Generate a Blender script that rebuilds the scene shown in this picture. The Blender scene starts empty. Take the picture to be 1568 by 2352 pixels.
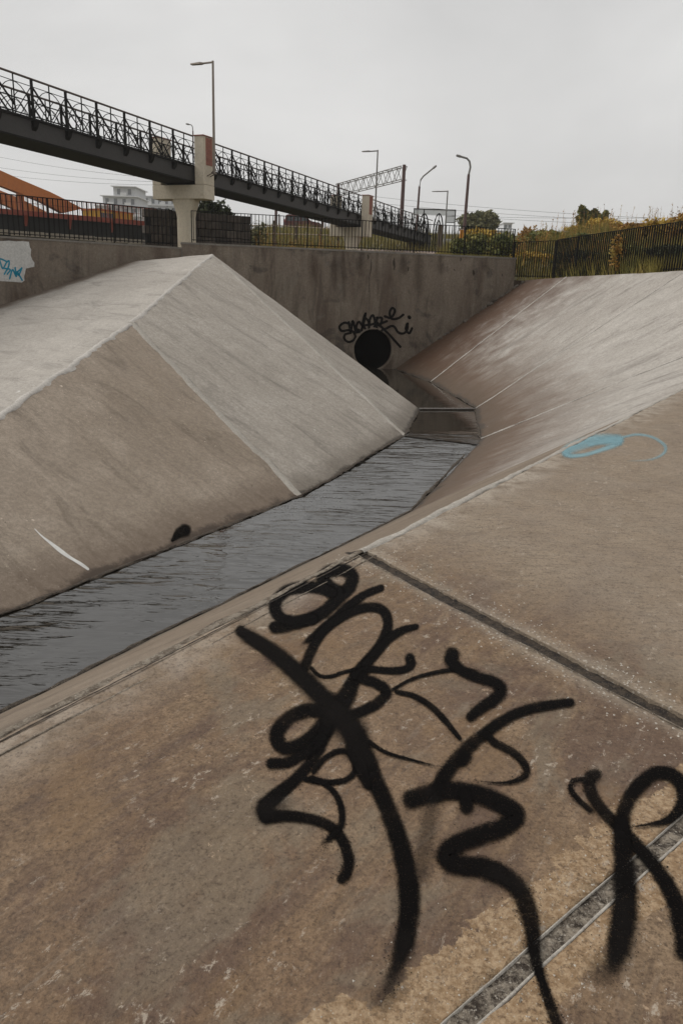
import bpy, bmesh, math, random
from mathutils import Vector, Matrix, noise as mnoise
random.seed(7)
R = math.radians
sc = bpy.context.scene
col = sc.collection

# ------------------------------------------------------------------ camera
FPX, HY, ROLL, ZC = 1767.0, 650.0, 0.035, 3.4          # focal length and horizon in a 1568 x 2352 frame, eye height over the water
TH = math.atan((1176 - HY) / FPX)
CF = Vector((0, math.cos(TH), -math.sin(TH)))
_r0 = Vector((1, 0, 0)); _u0 = Vector((0, math.sin(TH), math.cos(TH)))
CU = _u0 * math.cos(ROLL) - _r0 * math.sin(ROLL)
CR = _r0 * math.cos(ROLL) + _u0 * math.sin(ROLL)
CP = Vector((0, 0, ZC))
cam = bpy.data.cameras.new('camera'); cam_o = bpy.data.objects.new('camera', cam); col.objects.link(cam_o)
cam.sensor_fit = 'HORIZONTAL'; cam.sensor_width = 36; cam.lens = 36 * FPX / 1568
cam.clip_start = .05; cam.clip_end = 6000
m = Matrix.Identity(4)
for i in range(3):
    m[i][0] = CR[i]; m[i][1] = CU[i]; m[i][2] = -CF[i]; m[i][3] = CP[i]
cam_o.matrix_world = m
sc.camera = cam_o

# ------------------------------------------------------------------ sky, sun, exposure
world = bpy.data.worlds.new('World'); sc.world = world; world.use_nodes = True
SUN_AZ, SUN_EL = R(-75), R(48)                           # azimuth from +Y, clockwise
wn = world.node_tree.nodes; wl = world.node_tree.links; wn.clear()
wo = wn.new('ShaderNodeOutputWorld'); bg = wn.new('ShaderNodeBackground'); bg.inputs['Strength'].default_value = .1
sky = wn.new('ShaderNodeTexSky'); sky.sky_type = 'NISHITA'; sky.sun_disc = False
sky.sun_elevation = SUN_EL; sky.sun_rotation = SUN_AZ; sky.dust_density = 4; sky.air_density = 1.2
bw = wn.new('ShaderNodeRGBToBW'); wl.new(sky.outputs[0], bw.inputs[0])
tc = wn.new('ShaderNodeTexCoord'); mp = wn.new('ShaderNodeMapping'); mp.inputs['Scale'].default_value = (1, 1, 2.6)
wl.new(tc.outputs['Generated'], mp.inputs[0])
cn = wn.new('ShaderNodeTexNoise'); cn.inputs['Scale'].default_value = 1.7; cn.inputs['Detail'].default_value = 5; cn.inputs['Roughness'].default_value = .52; cn.inputs['Distortion'].default_value = .3
wl.new(mp.outputs[0], cn.inputs['Vector'])
cr = wn.new('ShaderNodeValToRGB'); wl.new(cn.outputs['Fac'], cr.inputs[0])
cr.color_ramp.elements[0].position = .3; cr.color_ramp.elements[0].color = (5.4, 5.4, 5.4, 1)
cr.color_ramp.elements[1].position = .72; cr.color_ramp.elements[1].color = (7.9, 7.87, 7.8, 1)
mx = wn.new('ShaderNodeMix'); mx.data_type = 'RGBA'; mx.inputs[0].default_value = .93
wl.new(bw.outputs[0], mx.inputs[6]); wl.new(cr.outputs[0], mx.inputs[7])
wl.new(mx.outputs[2], bg.inputs[0]); wl.new(bg.outputs[0], wo.inputs[0])
sun = bpy.data.lights.new('sun', 'SUN'); sun.energy = 1.7; sun.angle = R(35); sun.color = (1, .96, .9)
sun_o = bpy.data.objects.new('sun', sun); col.objects.link(sun_o)
sd = Vector((math.sin(SUN_AZ) * math.cos(SUN_EL), math.cos(SUN_AZ) * math.cos(SUN_EL), math.sin(SUN_EL)))
sun_o.rotation_euler = (-sd).to_track_quat('-Z', 'Y').to_euler(); sun_o.location = sd * 60
vs = sc.view_settings; vs.view_transform = 'Standard'; vs.look = 'None'; vs.gamma = 1; vs.exposure = 0; vs.use_curve_mapping = False
sc.cycles.use_denoising = True
sc.cycles.transparent_max_bounces = 24
sc.cycles.max_bounces = 6; sc.cycles.diffuse_bounces = 3; sc.cycles.glossy_bounces = 3
sc.cycles.volume_bounces = 1

# ------------------------------------------------------------------ reconstruction helpers
def ray(x, y): return CF + CR * ((x - 784) / FPX) - CU * ((y - 1176) / FPX)
def onz(x, y, z):
    d = ray(x, y); return CP + d * ((z - ZC) / d.z)
def aty(x, y, Y):
    d = ray(x, y); return CP + d * (Y / d.y)
def onpl(x, y, p, n):
    d = ray(x, y); n = Vector(n); return CP + d * ((Vector(p) - CP).dot(n) / d.dot(n))
def azd(deg): return Vector((math.sin(R(deg)), math.cos(R(deg)), 0))
def V(*a): return Vector(a)

# ------------------------------------------------------------------ object helpers
def tag(o, label=None, cat=None, group=None, kind=None):
    if label: o['label'] = label
    if cat: o['category'] = cat
    if group: o['group'] = group
    if kind: o['kind'] = kind
    return o
def empty(name, loc=(0, 0, 0), rz=0, parent=None):
    o = bpy.data.objects.new(name, None); col.objects.link(o); o.location = loc; o.rotation_euler = (0, 0, rz); o.empty_display_size = .2
    if parent: o.parent = parent
    return o
def inst(name, mesh, parent=None, loc=(0, 0, 0), rz=0, scale=None):
    o = bpy.data.objects.new(name, mesh); col.objects.link(o); o.location = loc; o.rotation_euler = (0, 0, rz)
    if scale: o.scale = scale
    if parent: o.parent = parent
    return o

class MB:
    def __init__(s): s.v = []; s.f = []; s.uv = {}
    def add(s, vs, fs, uvs=None):
        b = len(s.v); s.v += [tuple(p) for p in vs]; s.f += [tuple(i + b for i in f) for f in fs]
        if uvs:
            for i, q in enumerate(uvs): s.uv[b + i] = q
        return s
    def box(s, x0, x1, y0, y1, z0, z1, M=None, sh=0):
        vs = [V(x, y, z + sh * x) for x in (x0, x1) for y in (y0, y1) for z in (z0, z1)]
        if M is not None: vs = [M @ p for p in vs]
        return s.add(vs, [(0, 1, 3, 2), (4, 6, 7, 5), (0, 4, 5, 1), (2, 3, 7, 6), (0, 2, 6, 4), (1, 5, 7, 3)])
    def tube(s, pts, rad, n=6, cap=True, closed=False):
        pts = [Vector(p) for p in pts]; k = len(pts)
        rads = rad if isinstance(rad, (list, tuple)) else [rad] * k
        vs = []
        for i, p in enumerate(pts):
            a = pts[(i - 1) % k] if (closed or i) else p; b = pts[(i + 1) % k] if (closed or i < k - 1) else p
            t = (b - a).normalized()
            q = Vector((0, 0, 1)) if abs(t.z) < .95 else Vector((1, 0, 0))
            e1 = t.cross(q).normalized(); e2 = e1.cross(t)
            for j in range(n):
                a_ = 2 * math.pi * j / n + math.pi / n
                vs.append(p + (e1 * math.cos(a_) + e2 * math.sin(a_)) * rads[i])
        fs = []
        for i in range(k if closed else k - 1):
            for j in range(n):
                i2 = (i + 1) % k
                fs.append((i * n + j, i * n + (j + 1) % n, i2 * n + (j + 1) % n, i2 * n + j))
        if cap and not closed: fs += [tuple(range(n))[::-1], tuple(range((k - 1) * n, k * n))]
        return s.add(vs, fs)
    def prism(s, poly, z0, z1):
        n = len(poly); vs = [V(p[0], p[1], z0) for p in poly] + [V(p[0], p[1], z1) for p in poly]
        return s.add(vs, [tuple(range(n))[::-1], tuple(range(n, 2 * n))] + [(i, (i + 1) % n, (i + 1) % n + n, i + n) for i in range(n)])
    def mesh(s, name, mat, smooth=False):
        me = bpy.data.meshes.new(name); me.from_pydata(s.v, [], s.f)
        if mat: me.materials.append(mat)
        if s.uv:
            ul = me.uv_layers.new(name='UVMap')
            for l in me.loops: ul.data[l.index].uv = s.uv.get(l.vertex_index, (0, 0))
        if smooth: me.polygons.foreach_set('use_smooth', [True] * len(me.polygons))
        me.update(); return me
    def obj(s, name, mat, parent=None, smooth=False, fix=True):
        me = s.mesh(name, mat, smooth)
        if fix:
            bm = bmesh.new(); bm.from_mesh(me); bmesh.ops.recalc_face_normals(bm, faces=bm.faces); bm.to_mesh(me); bm.free()
        return inst(name, me, parent)

# ------------------------------------------------------------------ material helpers
class NT:
    def __init__(s, name):
        s.m = bpy.data.materials.new(name); s.m.use_nodes = True; s.t = s.m.node_tree; s.n = s.t.nodes; s.l = s.t.links
        s.b = s.n['Principled BSDF']; s.o = s.n['Material Output']
        s._tc = None
    def tc(s, k):
        if not s._tc: s._tc = s.n.new('ShaderNodeTexCoord')
        return s._tc.outputs[k]
    def pos(s):
        return s.n.new('ShaderNodeNewGeometry').outputs['Position']
    def put(s, inp, v):
        if hasattr(v, 'is_output') or isinstance(v, bpy.types.NodeSocket): s.l.new(v, inp)
        elif v is not None: inp.default_value = v
    def mapv(s, vec, scale=(1, 1, 1), loc=(0, 0, 0), rot=(0, 0, 0)):
        k = s.n.new('ShaderNodeMapping'); s.l.new(vec, k.inputs[0]); k.inputs['Scale'].default_value = scale; k.inputs['Location'].default_value = loc; k.inputs['Rotation'].default_value = rot
        return k.outputs[0]
    def noise(s, vec, scale, detail=4, rough=.55, dist=0):
        k = s.n.new('ShaderNodeTexNoise'); s.l.new(vec, k.inputs['Vector'])
        k.inputs['Scale'].default_value = scale; k.inputs['Detail'].default_value = detail; k.inputs['Roughness'].default_value = rough; k.inputs['Distortion'].default_value = dist
        return k.outputs['Fac']
    def vor(s, vec, scale, feat='F1'):
        k = s.n.new('ShaderNodeTexVoronoi'); k.feature = feat; s.l.new(vec, k.inputs['Vector']); k.inputs['Scale'].default_value = scale
        return k.outputs[0]
    def ramp(s, fac, a, b, lo=0., hi=1.):
        k = s.n.new('ShaderNodeMapRange'); k.interpolation_type = 'SMOOTHSTEP'; s.l.new(fac, k.inputs[0])
        k.inputs[1].default_value = a; k.inputs[2].default_value = b; k.inputs[3].default_value = lo; k.inputs[4].default_value = hi
        return k.outputs[0]
    def mix(s, fac, a, b, mode='MIX'):
        k = s.n.new('ShaderNodeMix'); k.data_type = 'RGBA'; k.blend_type = mode; k.clamp_factor = True
        s.put(k.inputs[0], fac)
        for i, v in ((6, a), (7, b)):
            if isinstance(v, tuple) and len(v) == 3: v = (*v, 1)
            s.put(k.inputs[i], v)
        return k.outputs[2]
    def math(s, op, a, b=None, c=None):
        k = s.n.new('ShaderNodeMath'); k.operation = op
        for i, v in enumerate((a, b, c)):
            if v is not None: s.put(k.inputs[i], v)
        return k.outputs[0]
    def dot(s, vec, n, off):
        """signed distance of vec from the plane n.p = off"""
        k = s.n.new('ShaderNodeVectorMath'); k.operation = 'DOT_PRODUCT'; s.l.new(vec, k.inputs[0]); k.inputs[1].default_value = n
        return s.math('SUBTRACT', k.outputs['Value'], off)
    def bump(s, h, strength, dist, prev=None):
        k = s.n.new('ShaderNodeBump'); k.inputs['Strength'].default_value = strength; k.inputs['Distance'].default_value = dist; s.l.new(h, k.inputs['Height'])
        if prev is not None: s.l.new(prev, k.inputs['Normal'])
        return k.outputs[0]
    def done(s, colr=None, rough=None, normal=None, metal=None, spec=None):
        b = s.b
        if colr is not None: s.put(b.inputs['Base Color'], (*colr, 1) if isinstance(colr, tuple) and len(colr) == 3 else colr)
        if rough is not None: s.put(b.inputs['Roughness'], rough)
        if metal is not None: s.put(b.inputs['Metallic'], metal)
        if spec is not None: s.put(b.inputs['Specular IOR Level'], spec)
        if normal is not None: s.l.new(normal, b.inputs['Normal'])
        return s.m

def paint(name, c, rough=.5, metal=0, var=.25, scale=6, bump=.15, rust=None, spec=.3):
    t = NT(name); p = t.tc('Object')
    n1 = t.noise(p, scale, 5); n2 = t.noise(p, scale * 9, 3)
    a = tuple(x * (1 - var) for x in c); b = tuple(min(1, x * (1 + var)) for x in c)
    colr = t.mix(n1, a, b); colr = t.mix(t.ramp(n2, .35, .75, 0, .35), colr, tuple(x * .6 for x in c))
    if rust: colr = t.mix(t.ramp(t.noise(t.pos(), 3.3, 6, .65), .55, .7), colr, rust)
    return t.done(colr, rough, t.bump(n2, bump, .01), metal, spec)

WCORN = V(-5.77, 27.8, 0); WAZ = 74.3; LAZ = 48.0
WD = azd(WAZ); WNRM = V(math.cos(R(WAZ)), -math.sin(R(WAZ)), 0)      # WNRM points to the camera side
LD = azd(LAZ); LNRM = V(math.cos(R(LAZ)), -math.sin(R(LAZ)), 0)

def concrete(name, dark, mid, light, streak=.5, toe=.0, toecol=(.045, .035, .025), pits=.5, flecks=.3, stain=None, rough=.85, bumps=.35, big=.35, grain=1.0, gstr=.8, ripple=0, post=None):
    """weathered cast concrete; UV is in metres, v runs up the slope from its foot"""
    t = NT(name); uv = t.tc('UV'); P = t.pos()
    n_big = t.noise(P, big, 4, .6, .4)
    n_mid = t.noise(P, 1.7, 6, .62, .3)
    n_fine = t.noise(P, 16 * grain, 5, .7)
    n_grain = t.noise(P, 90 * grain, 3, .7)
    st = t.noise(t.mapv(uv, (2.6, .55, 1)), 1, 6, .66, 1.0)
    st2 = t.noise(t.mapv(uv, (9, 1.6, 1), (3.1, 7.7, 0)), 1, 6, .7, .8)
    f = t.math('ADD', t.math('MULTIPLY', n_big, .5), t.math('MULTIPLY', n_mid, .5))
    c = t.mix(t.ramp(f, .32, .68), dark, light)
    c = t.mix(t.ramp(n_mid, .3, .75, .65, .1), c, mid)
    c = t.mix(t.math('MULTIPLY', t.ramp(st, .47, .72), streak), c, tuple(x * .55 for x in dark))
    c = t.mix(t.math('MULTIPLY', t.ramp(st2, .56, .74), streak * .7), c, tuple(x * .5 for x in dark))
    c = t.mix(t.math('MULTIPLY', t.ramp(st, .44, .26), streak * .6), c, tuple(min(1, x * 1.2) for x in light))
    c = t.mix(t.ramp(n_fine, .35, .62, .38 * gstr, 0), c, tuple(x * .4 for x in dark)); c = t.mix(t.ramp(n_fine, .55, .75, 0, .3 * gstr), c, tuple(min(1, x * 1.25) for x in light))
    c = t.mix(t.ramp(n_grain, .36, .56, .55 * gstr, 0), c, tuple(x * .35 for x in dark))
    if stain: c = stain(t, c, P, uv, n_mid, st)
    if pits:
        pn = t.noise(t.mapv(uv, (9, 4, 1)), 1, 7, .78, .5)
        c = t.mix(t.math('MULTIPLY', t.ramp(pn, .63, .69), pits), c, tuple(x * .25 for x in dark))
    if flecks:
        fn = t.noise(t.mapv(uv, (11, 8, 1), (1, 4, 0)), 1, 8, .82, .5); fm = t.noise(P, .8, 3)
        c = t.mix(t.math('MULTIPLY', t.math('MULTIPLY', t.ramp(fn, .6, .66), t.ramp(fm, .5, .62)), flecks), c, tuple(min(.85, x * 1.7 + .05) for x in light))
    if toe:
        s = t.n.new('ShaderNodeSeparateXYZ'); t.l.new(uv, s.inputs[0])
        vv = t.math('ADD', s.outputs[1], t.math('MULTIPLY', t.math('SUBTRACT', n_mid, .5), toe * 1.2))
        vv = t.math('ADD', vv, t.math('MULTIPLY', t.math('SUBTRACT', n_fine, .5), toe * .35))
        c = t.mix(t.ramp(vv, toe * 2.2, toe * .5, 0, .55), c, tuple(x * 2 for x in toecol))
        c = t.mix(t.ramp(vv, toe * .42, toe * .05, 0, .95), c, toecol)
    if post: c = post(t, c, P)
    nb = t.bump(n_grain, bumps * .8, .004)
    nb = t.bump(n_fine, bumps, .012, nb)
    nb = t.bump(st2, bumps * .5, .012, nb)
    if ripple: nb = t.bump(t.noise(t.mapv(P, (7, 34, 1), (0, 0, 0), (0, 0, R(12))), 1, 5, .65, .6), ripple, .012, nb)
    r = t.ramp(n_mid, .3, .7, rough - .14, min(1, rough + .08))
    return t.done(c, r, nb)

def grit(name, c0, c1, c2):
    t = NT(name); P = t.pos(); n = t.noise(P, 28, 6, .75); n2 = t.noise(P, 120, 3, .7)
    c = t.mix(t.ramp(n, .38, .62), c0, c1); c = t.mix(t.ramp(n2, .55, .7), c, c2)
    return t.done(c, .95, t.bump(n2, .8, .01, t.bump(n, .8, .02)))
# stains with their own outline -------------------------------------------------
def stain_wallfoot(n, off, w0, w1, colr, amt=.9):
    def f(t, c, P, uv, nm, st):
        d = t.dot(P, n, off)
        d = t.math('ADD', d, t.math('MULTIPLY', t.math('SUBTRACT', nm, .5), (w1 - w0) * 1.2))
        d = t.math('ADD', d, t.math('MULTIPLY', t.math('SUBTRACT', st, .5), (w1 - w0) * .7))
        return t.mix(t.ramp(d, w1, w0, 0, amt), c, colr)
    return f
def stain_patches(colr, sc_=.6, lo=.5, hi=.6, amt=.8):
    def f(t, c, P, uv, nm, st):
        k = t.noise(P, sc_, 6, .6, .5)
        return t.mix(t.ramp(k, lo, hi, 0, amt), c, colr)
    return f
def chain(*fs):
    def f(t, c, P, uv, nm, st):
        for g in fs: c = g(t, c, P, uv, nm, st)
        return c
    return f

def rb_toe(t, c, P, uv, nm, st):
    s = t.n.new('ShaderNodeSeparateXYZ'); t.l.new(uv, s.inputs[0])
    d = t.math('ADD', s.outputs[1], t.math('MULTIPLY', t.math('SUBTRACT', st, .5), 3.0)); d = t.math('ADD', d, t.math('MULTIPLY', t.math('SUBTRACT', nm, .5), 2.0))
    return t.mix(t.ramp(d, 3.3, .3, 0, .92), c, (.10, .057, .031))
w_off = WNRM.dot(WCORN); l_off = LNRM.dot(WCORN)
M = {}
M['bank_pale'] = concrete('pale_bank_concrete', (.30, .262, .218), (.42, .375, .32), (.51, .465, .41), streak=.6, toe=.28, pits=.8, flecks=.7)
M['bank_front'] = concrete('tan_bank_concrete', (.25, .193, .138), (.34, .275, .212), (.425, .357, .288), streak=.6, toe=.4, toecol=(.05, .032, .02), pits=.7, flecks=1.0)
M['bank_back'] = concrete('lightest_bank_concrete', (.34, .305, .265), (.46, .42, .37), (.55, .51, .46), streak=.55, pits=.6, flecks=.6,
                          stain=stain_wallfoot(tuple(LNRM), l_off, .15, 1.3, (.10, .065, .04)))
M['bank_right'] = concrete('streaked_outer_bank_concrete', (.35, .31, .27), (.46, .425, .38), (.56, .525, .48), streak=.75, toe=.4, toecol=(.04, .028, .018), pits=.5, flecks=.35,
                           stain=chain(rb_toe, stain_wallfoot(tuple(WNRM), w_off, .9, 7.6, (.078, .037, .017), .97)))
M['bank_lower'] = concrete('wet_lower_bank_concrete', (.16, .115, .075), (.22, .165, .115), (.29, .235, .18), streak=.7, toe=.35, pits=.4, flecks=.2)

def wall_stain(t, c, P, uv, nm, st):
    k = t.noise(t.mapv(uv, (1.1, .16, 1)), 1, 5, .6, .6)
    c = t.mix(t.ramp(k, .48, .66, 0, .55), c, (.06, .034, .02))
    k2 = t.noise(P, .8, 5, .6, .5)
    c = t.mix(t.ramp(k2, .55, .66, 0, .6), c, (.028, .023, .019)); k3 = t.noise(P, 1.3, 6, .65, .8)
    return t.mix(t.ramp(k3, .56, .7, 0, .55), c, (.17, .15, .12))
M['wall'] = concrete('dark_stained_wall_concrete', (.135, .102, .073), (.21, .166, .124), (.28, .235, .184), streak=.7, toe=.0, pits=.6, flecks=.1, stain=wall_stain, rough=.8)
M['coping'] = concrete('pale_wall_coping', (.17, .15, .125), (.22, .2, .17), (.28, .255, .22), streak=.3)
M['mortar'] = concrete('pale_joint_mortar', (.33, .295, .25), (.43, .395, .345), (.53, .495, .44), streak=.2, pits=.5, flecks=.4, grain=1.5)
M['barrel_shade'] = paint('shade_black_pipe_lining', (.003, .0025, .002), .9, 0, .4, 3, spec=.1)  # near-black colour stands in for the darkness inside the pipe
M['mortar_white'] = concrete('whitish_joint_mortar', (.40, .37, .33), (.52, .485, .44), (.63, .595, .55), streak=.2, pits=.5, flecks=.3, grain=1.5)
M['pipe'] = concrete('dark_pipe_concrete', (.05, .038, .028), (.075, .058, .044), (.11, .09, .07), streak=.4)
M['cream'] = paint('cream_pier_concrete', (.60, .53, .42), .8, 0, .12, 1.3, .2, rust=(.50, .43, .33))
M['girder'] = paint('dark_grey_steel', (.054, .051, .049), .6, 0, .2, 2, spec=.2)
M['black'] = paint('black_steel_and_shade', (.009, .0085, .008), .7, 0, .3, 8, spec=.15)
M['darkrail'] = paint('brown_black_handrail', (.09, .066, .052), .45, 0, .3, 4)
M['brick'] = None

# ------------------------------------------------------------------ channel survey points (water near = 0)
WZ0, WZ1, WZ2 = 0.0, .25, .30                                        # three water levels, near to far
T0, T1 = onz(0, 1415, 0), onz(690, 1140, 0)
T2, T3 = onz(930, 1000, .24), onz(962, 938, .29)
tdir = (T1 - T0).normalized(); Tx = T0 - tdir * 7
sl = R(26); lf = V(-tdir.y, tdir.x, 0)
n1 = tdir.cross(lf * math.cos(sl) + V(0, 0, math.sin(sl)))
K = onpl(300, 740, T0, n1); L = onpl(0, 950, T0, n1); Lx = L + (L - K) * 1.25
nb = (T2 - T1).cross(K - T1); AP = onpl(487, 583, T1, nb)             # apex of the spur
Q = onpl(300, 600, WCORN, LNRM); WL = onpl(0, 702, WCORN, LNRM); WLx = WL + (WL - Q) * 1.6; WM = onpl(120, 660, WCORN, LNRM)
T4 = WCORN + WD * 6.1 + WNRM * .02; T4.z = .2
WC = WCORN + WD * 1.0 + WNRM * .02; WC.z = 3.8
WK = WCORN.copy(); WK.z = 3.85
NX, N0, N1, N1b, N2 = None, onz(0, 1640, 0), onz(940, 1177, 0), onz(1050, 1072, .12), onz(1103, 1008, .24)
N3, N4 = onz(1092, 938, .29), onz(988, 877, .3)
NW = onpl(905, 852, WCORN, WNRM); NW.z = .28
NX = N0 - (N1 - N0).normalized() * 6
E0, E1 = onz(0, 1690, 1.9), onz(1568, 893, 1.9)
ED = (E1 - E0).normalized(); EP = V(ED.y, -ED.x, 0)                    # EP points towards the camera side, away from the water
EX = E0 - ED * 5
def e_at(p):                                                          # nearest point of the terrace edge
    return E0 + ED * ((p - E0).dot(ED))
Ea = E0 + ED * ((N1 - E0).dot(ED) + .9); Eb = E1.copy()
V2 = aty(1576, 621, 22.0); V1 = aty(1300, 636, 28.0); V0 = onpl(1207, 643, WCORN, WNRM)
V3 = V(10.6, 15.2, 4.15); V4 = V(13.5, 8.5, 4.3); Ec = V(9.2, 6.5, 1.9)
N1c = N1.lerp(N1b, .45)

def disp(p, a=1.0):
    return a * (.014 * mnoise.noise(p * .9) + .007 * mnoise.noise(p * 2.7 + V(5, 1, 2)) + .003 * mnoise.noise(p * 9))

def facet(name, quad, mat, parent, res=.16, amp=1.0):
    """one slab of bank lining: quad = foot a, foot b, head b, head a"""
    a, b, c, d = quad
    nu = max(2, int(max((b - a).length, (c - d).length) / res)); nv = max(2, int(max((d - a).length, (c - b).length) / res))
    udir = (b - a); udir.z = 0
    if udir.length < .01: udir = c - d
    udir.normalize()
    nrm = (b - a).cross(d - a)
    if nrm.length < 1e-4: nrm = (c - b).cross(d - b)
    nrm.normalize()
    if nrm.z < 0: nrm = -nrm
    vdir = nrm.cross(udir)
    if vdir.z < 0: vdir = -vdir
    vs, uvs = [], []
    for j in range(nv + 1):
        for i in range(nu + 1):
            s, t = i / nu, j / nv
            p = a.lerp(b, s).lerp(d.lerp(c, s), t)
            foot = a.lerp(b, s)
            vs.append(p + nrm * disp(p, amp)); uvs.append(((p - a).dot(udir) + a.x * 3 + a.y, (p - foot).dot(vdir)))
    fs = [(j * (nu + 1) + i, j * (nu + 1) + i + 1, (j + 1) * (nu + 1) + i + 1, (j + 1) * (nu + 1) + i) for j in range(nv) for i in range(nu)]
    me = MB().add(vs, fs, uvs).mesh(name, mat, True)
    o = inst(name, me, parent)
    bm = bmesh.new(); bm.from_mesh(me); bmesh.ops.recalc_face_normals(bm, faces=bm.faces)
    if sum(f.normal.z for f in bm.faces) < 0: bmesh.ops.reverse_faces(bm, faces=bm.faces)
    bm.to_mesh(me); bm.free()
    return o

def seam(name, p, q, nrm, w, h, mat, parent, wob=.25, seed=0, step=.07, sink=.0, w2=None, drop=0):
    """a line of mortar: low rounded strip with an uneven outline"""
    p, q = Vector(p), Vector(q); n = max(4, int((q - p).length / step)); d = (q - p).normalized(); nrm = Vector(nrm).normalized(); e = d.cross(nrm).normalized()
    vs, uvs = [], []; prof = [(-1, -.6), (-.7, .75), (-.2, 1), (.3, .95), (.75, .7), (1, -.6)]
    for i in range(n + 1):
        t = i / n; c = p.lerp(q, t); ww = w + ((w2 or w) - w) * t
        off = ww * .5 * mnoise.noise(c * 1.3 + V(seed, 0, 3)) + ww * .3 * mnoise.noise(c * 4.1 + V(seed, 5, 3))
        for k, (a, b) in enumerate(prof):
            j = 1 + wob * mnoise.noise(c * 7 + V(k * 3.7, seed, 0)) + wob * mnoise.noise(c * 2.3 + V(k * 1.7, seed, 9))
            vs.append(c + e * (a * ww * .5 * j + off * .5) + nrm * (disp(c) + h * b * (1 + .5 * mnoise.noise(c * 11 + V(k, 0, 0))) - sink - drop * abs(a))); uvs.append((a * ww * .5, t * (q - p).length))
    m_ = len(prof)
    fs = [(i * m_ + k, i * m_ + k + 1, (i + 1) * m_ + k + 1, (i + 1) * m_ + k) for i in range(n) for k in range(m_ - 1)]
    return MB().add(vs, fs, uvs).obj(name, mat, parent, True)

def nrm_of(a, b, c):
    n = (b - a).cross(c - a).normalized()
    return n if n.z > 0 else -n

# ------------------------------------------------------------------ left bank (spur)
left = tag(empty('left_bank', (0, 0, 0)), kind='structure')
facet('slab', (Tx, T1, K, Lx), M['bank_front'], left)
facet('slab', (T1, T2, AP, K), M['bank_pale'], left)
facet('slab', (T2, T3, AP, AP), M['bank_pale'], left, .2)
facet('slab', (T3, T4, WC, AP), M['bank_pale'], left, .3)
facet('slab', (WC, WK, Q, AP), M['bank_back'], left, .25)
facet('slab', (WM, Q, AP, K), M['bank_back'], left, .2)
facet('slab', (WLx, WM, K, Lx), M['bank_back'], left, .2)
nf = nrm_of(Tx, T1, K); np_ = nrm_of(T1, T2, AP); nk = nrm_of(WM, AP, K)
seam('mortar_joint', Lx, K, (nf + nk), .15, .012, M['mortar_white'], left, .4, 1, drop=.03)
seam('mortar_joint', K, AP, (np_ + nk), .14, .012, M['mortar_white'], left, .4, 2, drop=.03)
seam('mortar_joint', K, T1, nf + np_, .17, .016, M['mortar'], left, .5, 3)
seam('mortar_joint', AP.lerp(T2, .07), T2, np_, .15, .014, M['mortar'], left, .4, 4)

# ------------------------------------------------------------------ outer (right) bank and lower near bank
rb = tag(empty('outer_bank', (0, 0, 0)), kind='structure')
facet('slab', (NX, N1, Ea, EX), M['bank_lower'], rb, .12, .5)
facet('slab', (N1, N1c, Eb, Ea), M['bank_right'], rb, .1, .5)
facet('slab', (N1c, N2, V3, Eb), M['bank_right'], rb, .14)
facet('slab', (N2, N3, V2, V3), M['bank_right'], rb)
facet('slab', (N3, N4, V1, V2), M['bank_right'], rb)
facet('slab', (N4, NW, V0, V1), M['bank_right'], rb)
facet('slab', (Eb, Ec, V4, V3), M['bank_right'], rb, .3)
nr = nrm_of(N2, N3, V2)
M['soil'] = grit('brown_soil', (.03, .02, .013), (.075, .05, .032), (.11, .08, .055))
for i, (a, b) in enumerate(((N2, V3), (N3, V2), (N4, V1))):
    seam('mortar_joint', a, b, nr, .042, .02, M['mortar_white'], rb, .8, 20 + i, .06)

# ------------------------------------------------------------------ near terrace: slabs cut by two open joints
tr = tag(empty('near_terrace', (0, 0, 0)), kind='structure')
A0, A1 = onz(822, 1267, 1.9), onz(1568, 1661, 1.9); B0, B1 = onz(1056, 2352, 1.9), onz(1568, 1898, 1.9)
AD = (A1 - A0).normalized(); BD = (B1 - B0).normalized()
AN = V(-AD.y, AD.x, 0); BN = V(-BD.y, BD.x, 0)
if AN.x * 1 + AN.y * 0 < 0: AN = -AN                                    # AN points right, away from the graffiti slab
if BN.dot(E0 - B0) < 0: BN = -BN                                       # BN points towards the channel
GW_A, GW_B = .042, .025                                                # half widths of the joints
def terrace_grain(t, c, P):
    g1 = t.noise(P, 75, 4, .75); g2 = t.noise(P, 28, 5, .7)
    c = t.mix(t.ramp(g1, .47, .35, 0, .55), c, (.04, .022, .013)); c = t.mix(t.ramp(g1, .56, .7, 0, .35), c, (.38, .29, .20))
    return t.mix(t.ramp(g2, .45, .33, 0, .4), c, (.065, .04, .025))
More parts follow.
